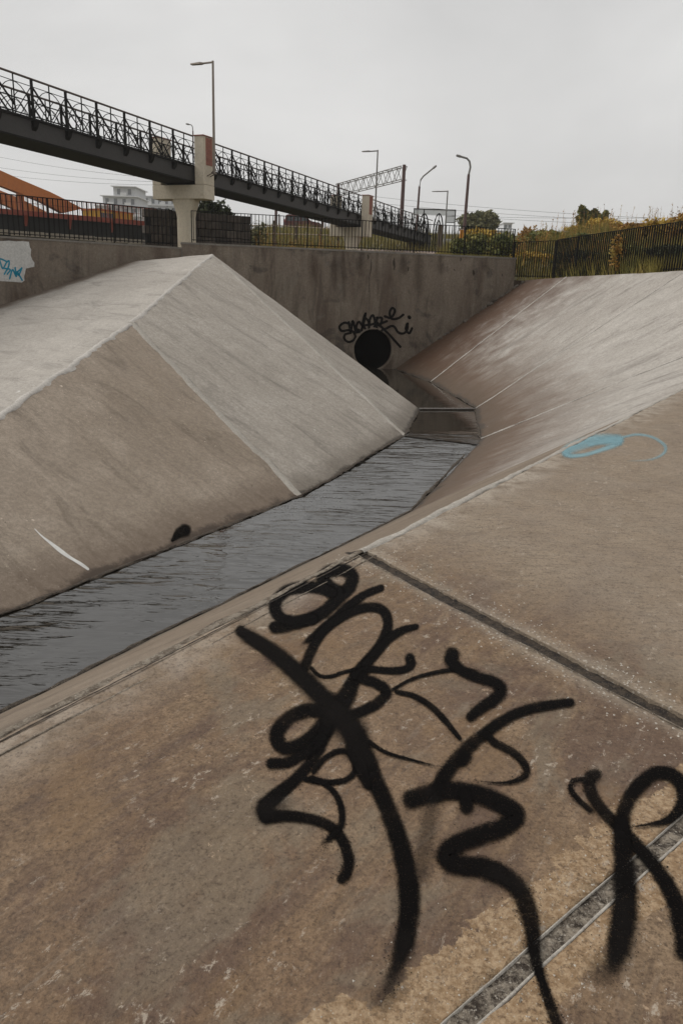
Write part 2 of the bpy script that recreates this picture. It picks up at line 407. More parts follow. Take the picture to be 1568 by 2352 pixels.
def terrace_stain(t, c, P, uv, nm, st):
    # greyer, cleaner concrete to the right of the first joint
    dA = t.dot(P, tuple(AN), AN.dot(A0)); dB = t.dot(P, tuple(BN), BN.dot(B0)); dE = t.dot(P, tuple(EP), EP.dot(E0))
    U = t.mapv(uv, (.75, 1.2, 1)); k = t.noise(P, .9, 6, .62, .6); k2 = t.noise(P, 5, 6, .68, .4); kk = t.math('SUBTRACT', k, .5); kk2 = t.math('SUBTRACT', k2, .5)
    # reddish and ochre dirt
    c = t.mix(t.ramp(t.noise(U, 1.5, 8, .7, .6), .47, .58, 0, .75), c, (.105, .062, .042))
    c = t.mix(t.ramp(t.noise(t.mapv(U, (1, 1, 1), (9, 4, 0)), 1.8, 7, .65, .7), .52, .62, 0, .6), c, (.20, .122, .06))
    c = t.mix(t.ramp(t.noise(t.mapv(U, (1, 1, 1), (3, 8, 0)), 1.6, 7, .65, .7), .53, .63, 0, .65), c, (.185, .145, .10))
    br = t.noise(t.mapv(uv, (2.2, 26, 1), (0, 0, 0), (0, 0, .12)), 1, 6, .7, .5); c = t.mix(t.ramp(br, .5, .66, 0, .4), c, (.085, .055, .036)); c = t.mix(t.ramp(br, .45, .3, 0, .3), c, (.29, .235, .18))
    c = t.mix(t.ramp(t.math('ADD', dA, t.math('MULTIPLY', kk, .8)), -.15, .9, 0, .72), c, t.mix(k2, (.18, .135, .092), (.40, .33, .25)))
    rp2 = t.noise(t.mapv(P, (7, 34, 1), (0, 0, 0), (0, 0, R(12))), 1, 5, .65, .6); c = t.mix(t.math('MULTIPLY', t.ramp(rp2, .52, .64), t.ramp(dA, 0, .6, 0, .45)), c, (.13, .1, .072))
    # exposed sandy aggregate beside the second joint
    a = t.math('ADD', t.math('ABSOLUTE', dB), t.math('MULTIPLY', kk, .55)); a = t.math('ADD', a, t.math('MULTIPLY', kk2, .22))
    f = t.ramp(a, .165, .158)
    sand = t.mix(t.ramp(t.noise(P, 55, 3, .7), .35, .7), (.23, .145, .075), (.40, .285, .175))
    sand = t.mix(t.ramp(t.vor(P, 60), .16, .1), sand, (.42, .34, .25))
    c = t.mix(f, c, sand)
    # worn pale rims along the joint and the edge
    r1 = t.math('ADD', t.math('ABSOLUTE', dA), t.math('MULTIPLY', kk, .22))
    c = t.mix(t.ramp(r1, .16, .02, 0, .7), c, t.mix(t.ramp(t.vor(P, 42), .3, .15), (.30, .25, .19), (.55, .5, .43)))
    r2 = t.math('ADD', dE, t.math('MULTIPLY', kk, .5)); r2 = t.math('ADD', r2, t.math('MULTIPLY', kk2, .12))
    c = t.mix(t.ramp(r2, .34, .04, 0, .6), c, t.mix(t.ramp(k2, .35, .65), (.20, .155, .11), (.46, .40, .33)))
    s = t.ramp(t.noise(t.mapv(uv, (11, 19, 1), (0, 0, 0), (0, 0, .25)), 1, 8, .82, .3), .57, .62)
    return t.mix(t.math('MULTIPLY', s, t.ramp(k, .47, .57, 0, .9)), c, (.40, .335, .265))
M['terrace'] = concrete('worn_terrace_concrete', (.155, .086, .044), (.23, .146, .082), (.31, .22, .138), streak=.15, pits=.5, flecks=.6, stain=terrace_stain, bumps=.9, grain=1.1, big=.6, gstr=.85, ripple=.6, post=terrace_grain)
M['grit'] = None
M['grit_dark'] = grit('dark_joint_grit', (.014, .010, .008), (.075, .055, .038), (.15, .12, .09))
M['grit_grey'] = grit('grey_joint_grit', (.035, .024, .016), (.33, .28, .22), (.50, .45, .38))
M['terrace_edge'] = grit('worn_edge_concrete', (.12, .09, .063), (.30, .255, .20), (.44, .40, .34))
M['tide'] = grit('dark_tide_crust', (.022, .016, .011), (.075, .055, .038), (.30, .26, .21))
M['grit_pale'] = grit('pale_edge_grit', (.10, .075, .05), (.34, .295, .235), (.52, .48, .42))

GU0, GU1, GV = -5.2, 14.5, 7.0
def terrace_grid(res):
    bm = bmesh.new(); uvl = None
    nu = int((GU1 - GU0) / res); nv = int(GV / res)
    g = []
    for j in range(nv + 1):
        row = []
        for i in range(nu + 1):
            p = E0 + ED * (GU0 + (GU1 - GU0) * i / nu) + EP * (GV * j / nv)
            row.append(bm.verts.new(p))
        g.append(row)
    for j in range(nv):
        for i in range(nu): bm.faces.new((g[j][i], g[j][i + 1], g[j + 1][i + 1], g[j + 1][i]))
    return bm
def terrace_panel(cuts, res=.07):
    bm = terrace_grid(res)
    for (p, n) in cuts:                                                # keep the side n points to
        bmesh.ops.bisect_plane(bm, geom=bm.verts[:] + bm.edges[:] + bm.faces[:], plane_co=p, plane_no=n, clear_inner=True)
    for v in bm.verts:
        v.co.z += disp(v.co, .45)
        for (p, n) in cuts:
            if abs((v.co - p).dot(n)) < .002:
                v.co += n * (.004 * mnoise.noise(v.co * 6) + .006 * mnoise.noise(v.co * 21) + .003)
    be = [e for e in bm.edges if e.is_boundary]
    r = bmesh.ops.extrude_edge_only(bm, edges=be)
    for v in [x for x in r['geom'] if isinstance(x, bmesh.types.BMVert)]: v.co.z -= .09
    bmesh.ops.recalc_face_normals(bm, faces=bm.faces)
    if sum(f.normal.z for f in bm.faces) < 0: bmesh.ops.reverse_faces(bm, faces=bm.faces)
    uv = bm.loops.layers.uv.new('UVMap')
    for f in bm.faces:
        f.smooth = abs(f.normal.z) > .6
        for l in f.loops:
            d = l.vert.co - E0; l[uv].uv = (d.dot(ED), d.dot(EP))
    me = bpy.data.meshes.new('slab'); bm.to_mesh(me); bm.free(); me.materials.append(M['terrace'])
    return inst('slab', me, tr)
if EP.dot(CP - E0) < 0: EP = -EP
terrace_panel([(A0 - AN * GW_A, -AN), (B0 + BN * GW_B, BN)], .06)
terrace_panel([(A0 + AN * GW_A, AN), (B0 + BN * GW_B, BN)], .07)
terrace_panel([(B0 - BN * GW_B, -BN)], .06)
def strip(name, p, q, w, z, mat, parent, amp=.006, step=.02, nacr=6):
    d = (q - p).normalized(); e = V(-d.y, d.x, 0); n = int((q - p).length / step); vs, uvs = [], []
    for i in range(n + 1):
        c = p.lerp(q, i / n)
        for k in range(nacr + 1):
            b = c + e * (w * (k / nacr - .5)); vs.append(V(b.x, b.y, z + amp * mnoise.noise(b * 31) + amp * .7 * mnoise.noise(b * 80))); uvs.append((k / nacr * w, i * step))
    m_ = nacr + 1
    return MB().add(vs, [(i * m_ + k, i * m_ + k + 1, (i + 1) * m_ + k + 1, (i + 1) * m_ + k) for i in range(n) for k in range(nacr)], uvs).obj(name, mat, parent, True)
strip('joint_filling', A0 - AD * .05, A0 + AD * 5, .12, 1.9 - .014, M['grit_dark'], tr, .009, .025)
strip('joint_filling', B0 - BD * 1.2, B0 + BD * 4, .10, 1.9 - .008, M['grit_grey'], tr, .008, .02)
for sgn, w in ((1, .005), (-1, .009)):
    seam('sealant_line', B0 - BD * 1.2 + BN * (sgn * (GW_B + .001)), B0 + BD * 3.8 + BN * (sgn * (GW_B + .001)), (0, 0, 1), w, .004, M['mortar'], tr, .5, 31 + sgn, .03)
seam('sealant_line', A0 - AN * (GW_A + .004) + AD * .05, A0 - AN * (GW_A + .004) + AD * 4.6, (0, 0, 1), .007, .002, M['terrace_edge'], tr, .8, 37, .03)
seam('edge_mortar', EX, e_at(A0), (0, 0, 1), .045, .004, M['terrace_edge'], tr, .7, 41, .03)
seam('edge_mortar', e_at(A0), Eb + ED * .5, (0, 0, 1), .06, .008, M['mortar'], tr, .6, 42, .05)
strip('edge_crack', EX + EP * .036, e_at(A0) + EP * .036, .008, 1.9045, M['grit_dark'], tr, .003, .03, 2)
seam('edge_mortar', EX + EP * .1, e_at(A0) + EP * .1, (0, 0, 1), .010, .003, M['terrace_edge'], tr, .9, 43, .03)
# loose white aggregate bedded in the worn rims
pb = MB(); rp = random.Random(3)
def pebble(p, r):
    o = [V(1, 0, 0), V(-.5, .87, 0), V(-.5, -.87, 0)]
    a = rp.random() * 6.28; rot = Matrix.Rotation(a, 3, 'Z')
    vs = [p + rot @ (q * r * rp.uniform(.7, 1.2)) for q in o] + [p + V(rp.uniform(-.3, .3) * r, rp.uniform(-.3, .3) * r, r * .6)]
    pb.add(vs, [(0, 1, 3), (1, 2, 3), (2, 0, 3)])
for i in range(900):
    s = rp.uniform(0, 4.2); o = abs(rp.gauss(0, .09)) * rp.choice((-1, 1)); p = A0 + AD * s + AN * (o + (GW_A + .01) * (1 if o > 0 else -1)); p.z = 1.9 + disp(p, .45) - .001
    pebble(p, rp.uniform(.003, .009))
for i in range(700):
    s = rp.uniform(-.8, 2.2); o = abs(rp.gauss(0, .1)) * rp.choice((-1, 1)); p = B0 + BD * s + BN * (o + (GW_B + .012) * (1 if o > 0 else -1)); p.z = 1.9 + disp(p, .45) - .001
    pebble(p, rp.uniform(.002, .006))
M['pebble'] = paint('pale_aggregate', (.5, .46, .40), .8, 0, .3, 40)
tag(pb.obj('aggregate', M['pebble'], tr), kind='stuff')

# ------------------------------------------------------------------ water
def water_mat():
    t = NT('rippled_murky_water'); P = t.pos()
    # ripples lie across the flow
    a = math.atan2(tdir.y, tdir.x)
    r1 = t.noise(t.mapv(P, (1.5, 6.2, 1), (0, 0, 0), (0, 0, R(12))), 1, 2.5, .5, .9)
    r2 = t.noise(t.mapv(P, (4, 17, 1), (4, 2, 0), (0, 0, R(5))), 1, 2, .5, .5)
    r3 = t.noise(P, .7, 3); r4 = t.noise(t.mapv(P, (.9, 2.6, 1)), 1, 2)
    h = t.math('ADD', t.math('MULTIPLY', r1, 1.0), t.math('MULTIPLY', r2, .22))
    h = t.math('MULTIPLY', h, t.ramp(r3, .35, .62, .35, 1.4)); h = t.math('ADD', h, t.math('MULTIPLY', r4, 1.2))
    dy = t.dot(P, (0, 1, 0), 0); amp = t.math('MULTIPLY', t.ramp(dy, 11.5, 16.5, 1, 1.3), t.ramp(dy, 16.9, 17.4, 1, .12)); h = t.math('MULTIPLY', h, amp)
    nb_ = t.bump(h, .6, .017)
    b = t.b; t.put(b.inputs['Base Color'], (.02, .017, .013, 1)); b.inputs['Roughness'].default_value = .012; b.inputs['IOR'].default_value = 2.0
    t.l.new(nb_, b.inputs['Normal']); b.inputs['Specular IOR Level'].default_value = .5
    return t.m
M['water'] = water_mat()
M['foam'] = paint('white_foam', (.26, .24, .22), .6, 0, .15, 20)
wt = tag(empty('water', (0, 0, 0)), kind='structure')
def wsheet(left_pts, right_pts, z):
    mb = MB(); n = len(left_pts)
    vs = [V(p.x, p.y, z) for p in left_pts] + [V(p.x, p.y, z) for p in right_pts]
    mb.add(vs, [(i, i + 1, n + i + 1, n + i) for i in range(n - 1)]); return mb.obj('water_reach', M['water'], wt)
def push(p, q, k): d = (p - q); d.z = 0; return p + d.normalized() * k
Wl2, Wr2 = onz(935, 1003, .24), onz(1100, 1022, .24)
def at_z(p, z): return V(p.x, p.y, z)
chl = [at_z(push(Tx, NX, .4), 0), at_z(push(T1, N1, .4), 0)]; chr_ = [at_z(push(NX, Tx, .4), 0), at_z(push(N1, T1, .4), 0)]
for k in range(1, 9):                                                    # the reach below the sill runs down a shallow chute
    f_ = k / 8; z_ = .235 * (f_ ** 1.15)
    chl.append(at_z(push(T1.lerp(Wl2, f_), N1.lerp(Wr2, f_), .5), z_)); chr_.append(at_z(push(N1.lerp(Wr2, f_), T1.lerp(Wl2, f_), .5), z_))
n_c = len(chl); MB().add(chl + chr_, [(i, i + 1, n_c + i + 1, n_c + i) for i in range(n_c - 1)]).obj('water_reach', M['water'], wt, True)
wsheet([push(Wl2, Wr2, .3), push(T3, N3, .3)], [push(Wr2, Wl2, .3), push(N3, T3, .3)], WZ1)
wsheet([push(T3, N3, .4), push(V(.4, 29.5, 0), V(2, 30, 0), .4), V(-1.4, 38, 0)], [push(N3, T3, .4), push(V(2.1, 29.9, 0), V(.4, 29.5, 0), .4), V(1.8, 36.5, 0)], WZ2)
def weir(p, q, z0, z1):
    d = (q - p); n = 40; vs = []; rr = random.Random(int(z1 * 100))
    flow = V(d.y, -d.x, 0).normalized()
    if flow.y > 0: flow = -flow
    for i in range(n + 1):
        c = p.lerp(q, i / n); j = .02 * mnoise.noise(c * 9)
        for a, b in ((-.006 + j, z1 + .001), (-.002, z1 + .002), (.005 + j * .3, z1 - .004), (.010 + j * .3, z1 - .016 + j * .5), (.011 + j * .3, z1 - .022 + j * .5)):
            vs.append(V(c.x, c.y, b) + flow * a + V(0, 0, .006 * mnoise.noise(c * 23 + V(a * 40, 0, 0))))
    return MB().add(vs, [(i * 5 + k, i * 5 + k + 1, i * 5 + k + 6, i * 5 + k + 5) for i in range(n) for k in range(4)]).obj('weir_lip', M['foam'], wt, True)
weir(T3, N3, WZ1, WZ2 + .004)
M['bed'] = concrete('silty_bed', (.03, .024, .016), (.045, .036, .025), (.06, .05, .036), streak=.2)
bedm = MB(); lp = [Tx, T1, T2, T3, V(.0, 29.4, 0), V(-.4, 36, 0)]; rpn = [NX, N1, N2, N3, V(2.3, 30, 0), V(2, 36.5, 0)]
bvs = []
for a_, b_ in zip(lp, rpn):
    a2, b2 = push(a_, b_, 1.2), push(b_, a_, 1.2); bvs += [V(a2.x, a2.y, -.45), V(b2.x, b2.y, -.45)]
tag(bedm.add(bvs, [(2 * i, 2 * i + 1, 2 * i + 3, 2 * i + 2) for i in range(5)], [(p.x, p.y) for p in bvs]).obj('channel_bed', M['bed'], None), kind='structure')
def sill(p, q, ztop):
    d = q - p; d.z = 0; d.normalize(); e = V(-d.y, d.x, 0); p, q = p - d * .4, q + d * .4
    vs = [V(c.x, c.y, z) + e * k for c in (p, q) for k in (.005, .25) for z in (-.44, ztop)]
    return MB().add(vs, [(0, 1, 3, 2), (4, 6, 7, 5), (0, 4, 5, 1), (2, 3, 7, 6), (0, 2, 6, 4), (1, 5, 7, 3)]).obj('sill', M['pipe'], wt)
sill(T3, N3, WZ2 - .012); sill(Wl2, Wr2, WZ1 - .012)
for i, (a, b, z) in enumerate(((Tx, T1, WZ0), (T1, T2, None), (T2, T3, WZ1), (NX, N1, WZ0), (N1, N2, None), (N2, N3, WZ1), (N3, N4, WZ2), (N4, NW, WZ2))):
    up = V(0, 0, 1); inn = (V(1, 16, 0) - a); p, q = V(a.x, a.y, (a.z if z is None else z) + .012), V(b.x, b.y, (b.z if z is None else z) + .012)
    seam('tide_crust', p, q, (0, 0, 1), .055, .010, M['tide'], wt, 1.2, 70 + i, .05)
# ------------------------------------------------------------------ retaining wall with culvert
def wpt(s, z, d=0): return WCORN + WD * s + WNRM * d + V(0, 0, z)
WLEN = (onpl(1185, 592, WCORN, WNRM) - WCORN).dot(WD); WTOP = 4.55
cc = onpl(857, 803, WCORN, WNRM); CS = (cc - WCORN).dot(WD); CZ = cc.z; CRD = .77
rw = tag(empty('retaining_wall', tuple(WCORN)), 'tall stained brown concrete wall with a round culvert mouth at the channel head', 'wall')
def to_local(mb, parent):
    o = Vector(parent.location); mb.v = [tuple(Vector(p) - o) for p in mb.v]; return mb
wb = MB(); NSEG = 48; hw = 1.25
ring = []; sq = []
for i in range(NSEG):
    a = 2 * math.pi * i / NSEG; c_, s_ = math.cos(a), math.sin(a); k = hw / max(abs(c_), abs(s_))
    ring.append((CS + CRD * c_, CZ + CRD * s_)); sq.append((CS + k * c_, CZ + k * s_))
pts = ring + sq
wb.add([wpt(s, z) for s, z in pts], [(i, (i + 1) % NSEG, NSEG + (i + 1) % NSEG, NSEG + i) for i in range(NSEG)], [(s, z) for s, z in pts])
def rect(s0, s1, z0, z1):
    q = [(s0, z0), (s1, z0), (s1, z1), (s0, z1)]; wb.add([wpt(*k) for k in q], [(0, 1, 2, 3)], q)
rect(-.0, CS - hw, -.6, WTOP); rect(CS + hw, WLEN, -.6, WTOP); rect(CS - hw, CS + hw, CZ + hw, WTOP); rect(CS - hw, CS + hw, -.6, CZ - hw)
def quad4(a, b, c, d, uv=None): wb.add([a, b, c, d], [(0, 1, 2, 3)], uv or [(0, 0), (.4, 0), (.4, 1), (0, 1)])
TH_W = .42
quad4(wpt(0, WTOP), wpt(WLEN, WTOP), wpt(WLEN, WTOP, -TH_W), wpt(0, WTOP, -TH_W), [(0, 0), (WLEN, 0), (WLEN, .4), (0, .4)])
quad4(wpt(WLEN, -.6), wpt(WLEN, WTOP), wpt(WLEN, WTOP, -TH_W), wpt(WLEN, -.6, -TH_W))
quad4(wpt(0, -.6), wpt(0, WTOP), wpt(0, WTOP, -TH_W), wpt(0, -.6, -TH_W))
o = to_local(wb, rw).obj('wall_face', M['wall'], rw)
eb_ = MB(); e_ = [wpt(WLEN - .3, 0, -.03), wpt(WLEN + .8, 0, -.03), wpt(WLEN + .9, 0, -1.2), wpt(WLEN - .3, 0, -1.2)]
eb_.prism([(p.x, p.y) for p in e_], 2.2, 3.73); eb_.obj('soil_edge', M['soil'], rb)
cb = MB()
n_ = 60; vs = []; uvs = []
for i in range(n_ + 1):
    s = -.02 + (WLEN + .04) * i / n_; j = .004 * mnoise.noise(V(s * 3, 0, 0))
    for d_, z_ in ((.022 + j, WTOP - .05), (.022 + j, WTOP + .012), (-.2, WTOP + .02), (-TH_W - .02, WTOP + .012), (-TH_W - .02, WTOP - .05)):
        vs.append(wpt(s, z_, d_)); uvs.append((s, d_))
cb.add(vs, [(i * 5 + k, i * 5 + k + 1, i * 5 + k + 6, i * 5 + k + 5) for i in range(n_) for k in range(4)] + [(0, 1, 2, 3, 4), tuple(n_ * 5 + k for k in range(5))], uvs)
to_local(cb, rw).obj('coping', M['coping'], rw)
pp = MB()                                                              # pipe: rim proud of the wall, barrel running back
def pipe_part(name, prof, mat, cap):
    pp = MB(); vs = []
    for (r_, d_) in prof:
        for i in range(NSEG):
            a = 2 * math.pi * i / NSEG; j = .014 * mnoise.noise(V(math.cos(a) * 3, math.sin(a) * 3, r_)); vs.append(wpt(CS + (r_ + j) * math.cos(a), CZ + (r_ + j) * math.sin(a), d_))
    pp.add(vs, [(k * NSEG + i, k * NSEG + (i + 1) % NSEG, (k + 1) * NSEG + (i + 1) % NSEG, (k + 1) * NSEG + i) for k in range(len(prof) - 1) for i in range(NSEG)] + ([tuple((len(prof) - 1) * NSEG + i for i in range(NSEG))] if cap else []), [(p.x * 2, p.z) for p in vs])
    return to_local(pp, rw).obj(name, mat, rw, True)
pipe_part('culvert_rim', [(CRD + .055, .002), (CRD + .05, .008), (CRD + .0, .010), (CRD - .02, -.01), (CRD - .025, -.12)], M['wall'], False)
pipe_part('culvert_barrel', [(CRD - .02, -.12), (CRD - .02, -16)], M['barrel_shade'], True)

def lpt(s, z, d=0): return WCORN + LD * s + LNRM * d + V(0, 0, z)
LTOP = 4.38; LLEN = 13
lw = tag(empty('wing_wall', tuple(WCORN - LD * .03)), 'lower dark concrete wing wall with a white painted patch left of the spur', 'wall')
lb = MB()
for q in ([(-LLEN, .2, 0), (-.03, .2, 0), (-.03, LTOP, 0), (-LLEN, LTOP, 0)], [(-LLEN, LTOP, 0), (-.03, LTOP, 0), (-.03, LTOP, -.4), (-LLEN, LTOP, -.4)],
          [(-LLEN, .2, -.4), (-.03, .2, -.4), (-.03, LTOP, -.4), (-LLEN, LTOP, -.4)], [(-.03, .2, 0), (-.03, LTOP, 0), (-.03, LTOP, -.4), (-.03, .2, -.4)]):
    lb.add([lpt(*k) for k in q], [(0, 1, 2, 3)], [(k[0] + 30, k[1] + k[2]) for k in q])
to_local(lb, lw).obj('wall_face', M['wall'], lw)
cb = MB(); vs = []; uvs = []
for i in range(n_ + 1):
    s = -LLEN + (LLEN - .05) * i / n_; j = .005 * mnoise.noise(V(s * 3, 4, 0))
    for d_, z_ in ((.02 + j, LTOP - .045), (.02 + j, LTOP + .012), (-.2, LTOP + .02), (-.42, LTOP + .012), (-.42, LTOP - .045)): vs.append(lpt(s, z_, d_)); uvs.append((s, d_))
cb.add(vs, [(i * 5 + k, i * 5 + k + 1, i * 5 + k + 6, i * 5 + k + 5) for i in range(n_) for k in range(4)], uvs)
to_local(cb, lw).obj('coping', M['coping'], lw)
# broken stones along the foot of the wall, right
M['stone'] = paint('broken_concrete_stone', (.13, .11, .09), .9, 0, .4, 5, .5)
rs = random.Random(5)
def stone_mesh(seed):
    bm = bmesh.new(); bmesh.ops.create_icosphere(bm, subdivisions=2, radius=1)
    for v in bm.verts: v.co = v.co * (1 + .38 * mnoise.noise(v.co * 1.4 + V(seed * 7, 0, 0)) + .15 * mnoise.noise(v.co * 4 + V(seed, 3, 0)))
    me = bpy.data.meshes.new('broken_stone'); bm.to_mesh(me); bm.free(); me.materials.append(M['stone']); return me
smesh = [stone_mesh(i) for i in range(4)]
for i in range(22):
    t = rs.uniform(.30, .98); p = NW.lerp(V0, t) + WNRM * rs.uniform(.02, .12)
    r_ = rs.uniform(.045, .11) * (1 if t > .6 else .7)
    o = inst('broken_stone', smesh[i % 4], None, p + V(0, 0, r_ * .2), rs.random() * 6, (r_ * rs.uniform(1, 1.8), r_, r_ * .7)); o.rotation_euler.y = R(-25)
    tag(o, 'dark broken concrete stone lodged where the right bank meets the culvert wall', 'stone', 'broken stones along the wall foot')

# ------------------------------------------------------------------ ground behind the walls and banks
def leafmat(name, cols, sc_=1.2, rough=.7):
    t = NT(name); P = t.pos(); n = t.noise(P, sc_, 4, .6); n2 = t.noise(P, 23, 2, .6)
    c = t.mix(t.ramp(n, .38, .52), cols[0], cols[1]); c = t.mix(t.ramp(n, .5, .64), c, cols[2])
    c = t.mix(t.ramp(n2, .45, .75, 0, .45), c, tuple(x * .5 for x in cols[0]))
    t.b.inputs['Specular IOR Level'].default_value = .25
    return t.done(c, rough)
M['leaf_green'] = leafmat('dull_green_leaves', [(.07, .085, .022), (.15, .155, .042), (.27, .235, .06)])
M['leaf_dark'] = leafmat('dark_green_leaves', [(.022, .030, .014), (.042, .052, .021), (.075, .075, .03)])
M['leaf_gold'] = leafmat('golden_autumn_leaves', [(.34, .22, .03), (.50, .33, .05), (.55, .40, .10)])
M['leaf_rust'] = leafmat('rusty_autumn_leaves', [(.22, .115, .03), (.38, .205, .045), (.34, .26, .07)])
M['leaf_pale'] = leafmat('grey_green_leaves', [(.11, .115, .055), (.19, .185, .09), (.25, .23, .12)])
M['grass'] = leafmat('yellowing_grass', [(.11, .11, .028), (.25, .205, .047), (.36, .27, .08)], .7)
M['bark'] = paint('brown_bark', (.05, .038, .028), .9, 0, .4, 10)
def ground_mat():
    t = NT('grassy_soil'); P = t.pos(); n = t.noise(P, .5, 6, .6); n2 = t.noise(P, 5, 5, .65)
    c = t.mix(t.ramp(n, .35, .6), (.07, .065, .026), (.15, .12, .045)); c = t.mix(t.ramp(n2, .45, .65, 0, .8), c, (.045, .04, .022))
    return t.done(c, .95, t.bump(n2, .6, .1))
M['ground'] = ground_mat()
bl = []                                                                 # (point, edge height, outward azimuth, profile)
for s in (-60, -30, -13, -8, -4, -1): bl.append((WCORN + LD * s - LNRM * .3, 4.22, -42, 'L'))
for s, k in ((.4, .0), (1.6, .0), (3, .35), (4.5, .7), (6, 1), (8, 1), (10, 1), (11.6, 1), (12.4, 1)): bl.append((WCORN + WD * s - WNRM * .3, 4.40, -30 + 45 * s / 12.4, k))
for p, z, a in ((WCORN + WD * (WLEN + .02) - WNRM * .05, 3.74, 22), (V0 + V(.15, .2, 0), V0.z, 35), (V1 + V(.1, .1, 0), V1.z, 58), (V1.lerp(V2, .5) + V(.1, 0, 0), (V1.z + V2.z) / 2, 70), (V2 + V(.1, 0, 0), V2.z, 78), (V3 + V(.1, 0, 0), V3.z, 84), (V4 + V(.1, 0, 0), V4.z, 95), (V4 + V(2, -14, .2), V4.z + .2, 100)): bl.append((p, z, a, 'R'))
DS = (0, .3, .8, 1.6, 3, 5, 8, 12, 17, 24, 32, 42, 54, 66, 80, 110, 160, 260, 420, 640)
def prof_h(k, d):
    def lerp(tab):
        for (a, x), (b, y) in zip(tab, tab[1:]):
            if d <= b: return x + (y - x) * (d - a) / (b - a)
        return tab[-1][1]
    hl = lerp([(0, 0), (3, -.1), (40, 0), (200, 1), (3000, 4)])
    hc = lerp([(0, 0), (5, .2), (12, .5), (28, 1.2), (66, 5.0), (80, 5.2), (160, 5.2), (3000, 7)])
    hr = lerp([(0, -.05), (1.2, .1), (5, .9), (14, 2.6), (24, 3.3), (80, 4.6), (3000, 6)])
    if k == 'L': return hl
    if k == 'R': return hr
    return hl * (1 - k) + hc * k
tm = MB(); nb_ = len(bl); vs = []
for d in DS:
    for p, z, a, k in bl:
        q = p + azd(a) * d; h = z + prof_h(k, d) + (0 if d < .5 else .08 * mnoise.noise(V(q.x * .5, q.y * .5, 0)) * min(1, d / 3))
        vs.append(V(q.x, q.y, h))
tm.add(vs, [(j * nb_ + i, j * nb_ + i + 1, (j + 1) * nb_ + i + 1, (j + 1) * nb_ + i) for j in range(len(DS) - 1) for i in range(nb_ - 1)])
terr = tag(tm.obj('ground', M['ground'], None, True), kind='structure')
from mathutils.bvhtree import BVHTree
bm = bmesh.new(); bm.from_mesh(terr.data); bvh = BVHTree.FromBMesh(bm); bm.free()
def gz(x, y):
    h = bvh.ray_cast(V(x, y, 200), V(0, 0, -1)); return h[0].z if h[0] else 4.3
def gpt(px, Y, dz=0):                                                   # ground point under a picture column at distance Y
    p = aty(px, 600, Y); return V(p.x, p.y, gz(p.x, p.y) + dz)

# brick paved apron below the ramp
def brick_mat(name, c0, c1, mortar, scale):
    t = NT(name); k = t.n.new('ShaderNodeTexBrick'); t.l.new(t.tc('UV'), k.inputs[0])
    k.inputs['Color1'].default_value = (*c0, 1); k.inputs['Color2'].default_value = (*c1, 1); k.inputs['Mortar'].default_value = (*mortar, 1); k.inputs['Scale'].default_value = scale; k.inputs['Mortar Size'].default_value = .03
    n = t.noise(t.pos(), 4, 5); return t.done(t.mix(t.ramp(n, .4, .7, 0, .5), k.outputs[0], tuple(x * .6 for x in c0)), .9)
M['paving'] = brick_mat('pinkish_block_paving', (.26, .185, .15), (.33, .25, .21), (.10, .08, .06), 2.2)
M['brick'] = brick_mat('red_brick_panel', (.30, .10, .07), (.36, .135, .095), (.22, .13, .10), 3.5)
pv = MB(); g = []
for j in range(13):
    for i in range(13):
        p = aty(790 + 17 * i + (j - 6) * 3, 600, 34 + j * 2.2); g.append(V(p.x, p.y, gz(p.x, p.y) + .03))
pv.add(g, [(j * 13 + i, j * 13 + i + 1, (j + 1) * 13 + i + 1, (j + 1) * 13 + i) for j in range(12) for i in range(12)], [(p.x, p.y) for p in g])
tag(pv.obj('paved_apron', M['paving'], None), kind='structure')

# ------------------------------------------------------------------ bar fences
M['fence'] = paint('black_fence_paint', (.008, .0075, .007), .75, 0, .3, 8, spec=.12)
def bar_fence(name, label, path, height, spacing, bw, bd, lean_post=True, posts=1.9, cat='fence'):
    root = tag(empty(name, tuple(path[0])), label, cat); o0 = path[0]
    bar = MB().box(-bw / 2, bw / 2, -bd / 2, bd / 2, .04, height - .01).mesh('bar', M['fence'])
    pst = MB().box(-.016, .016, -.016, .016, -.05, height + .01).mesh('post', M['fence'])
    for a, b in zip(path, path[1:]):
        L_ = (b - a).length; rz = math.atan2(b.y - a.y, b.x - a.x); n = int(L_ / spacing)
        for i in range(n + 1):
            inst('bar', bar, root, a.lerp(b, (i + .5) / (n + 1)) - o0, rz)
        k = max(1, int(L_ / posts))
        for i in range(k + 1): inst('post', pst, root, a.lerp(b, i / k) - o0, rz)
        for z in (height, .09):
            MB().tube([a - o0 + V(0, 0, z), b - o0 + V(0, 0, z)], .017, 4).obj('rail', M['fence'], root)
    return root
zt = WTOP + .02
bar_fence('bar_fence', 'black bar fence along the top of the culvert wall', [wpt(.35, zt, -.2), wpt(WLEN - .05, zt, -.2)], 1.03, .126, .02, .02)
bar_fence('bar_fence', 'taller black bar fence on the left wing wall before the orange bridge', [lpt(-LLEN, LTOP + .02, -.2), lpt(-.25, LTOP + .02, -.2)], 1.17, .155, .026, .026)
g0 = V0 + V(-.55, .1, .05); g1 = V0.lerp(V1, .55) + V(.25, .15, 0); g2 = V1 + V(.3, .1, 0); g3 = V2 + V(.3, .05, 0); g4 = V3 + V(.3, .0, 0)
bar_fence('bar_fence', 'short black fence piece between the wall end and the right bank', [g0, g1], 1.33, .125, .022, .03)
bar_fence('bar_fence', 'dense black fence climbing along the crest of the right bank', [g1 + V(.02, -.03, 0), g2, g3, g4], 1.35, .115, .024, .034)

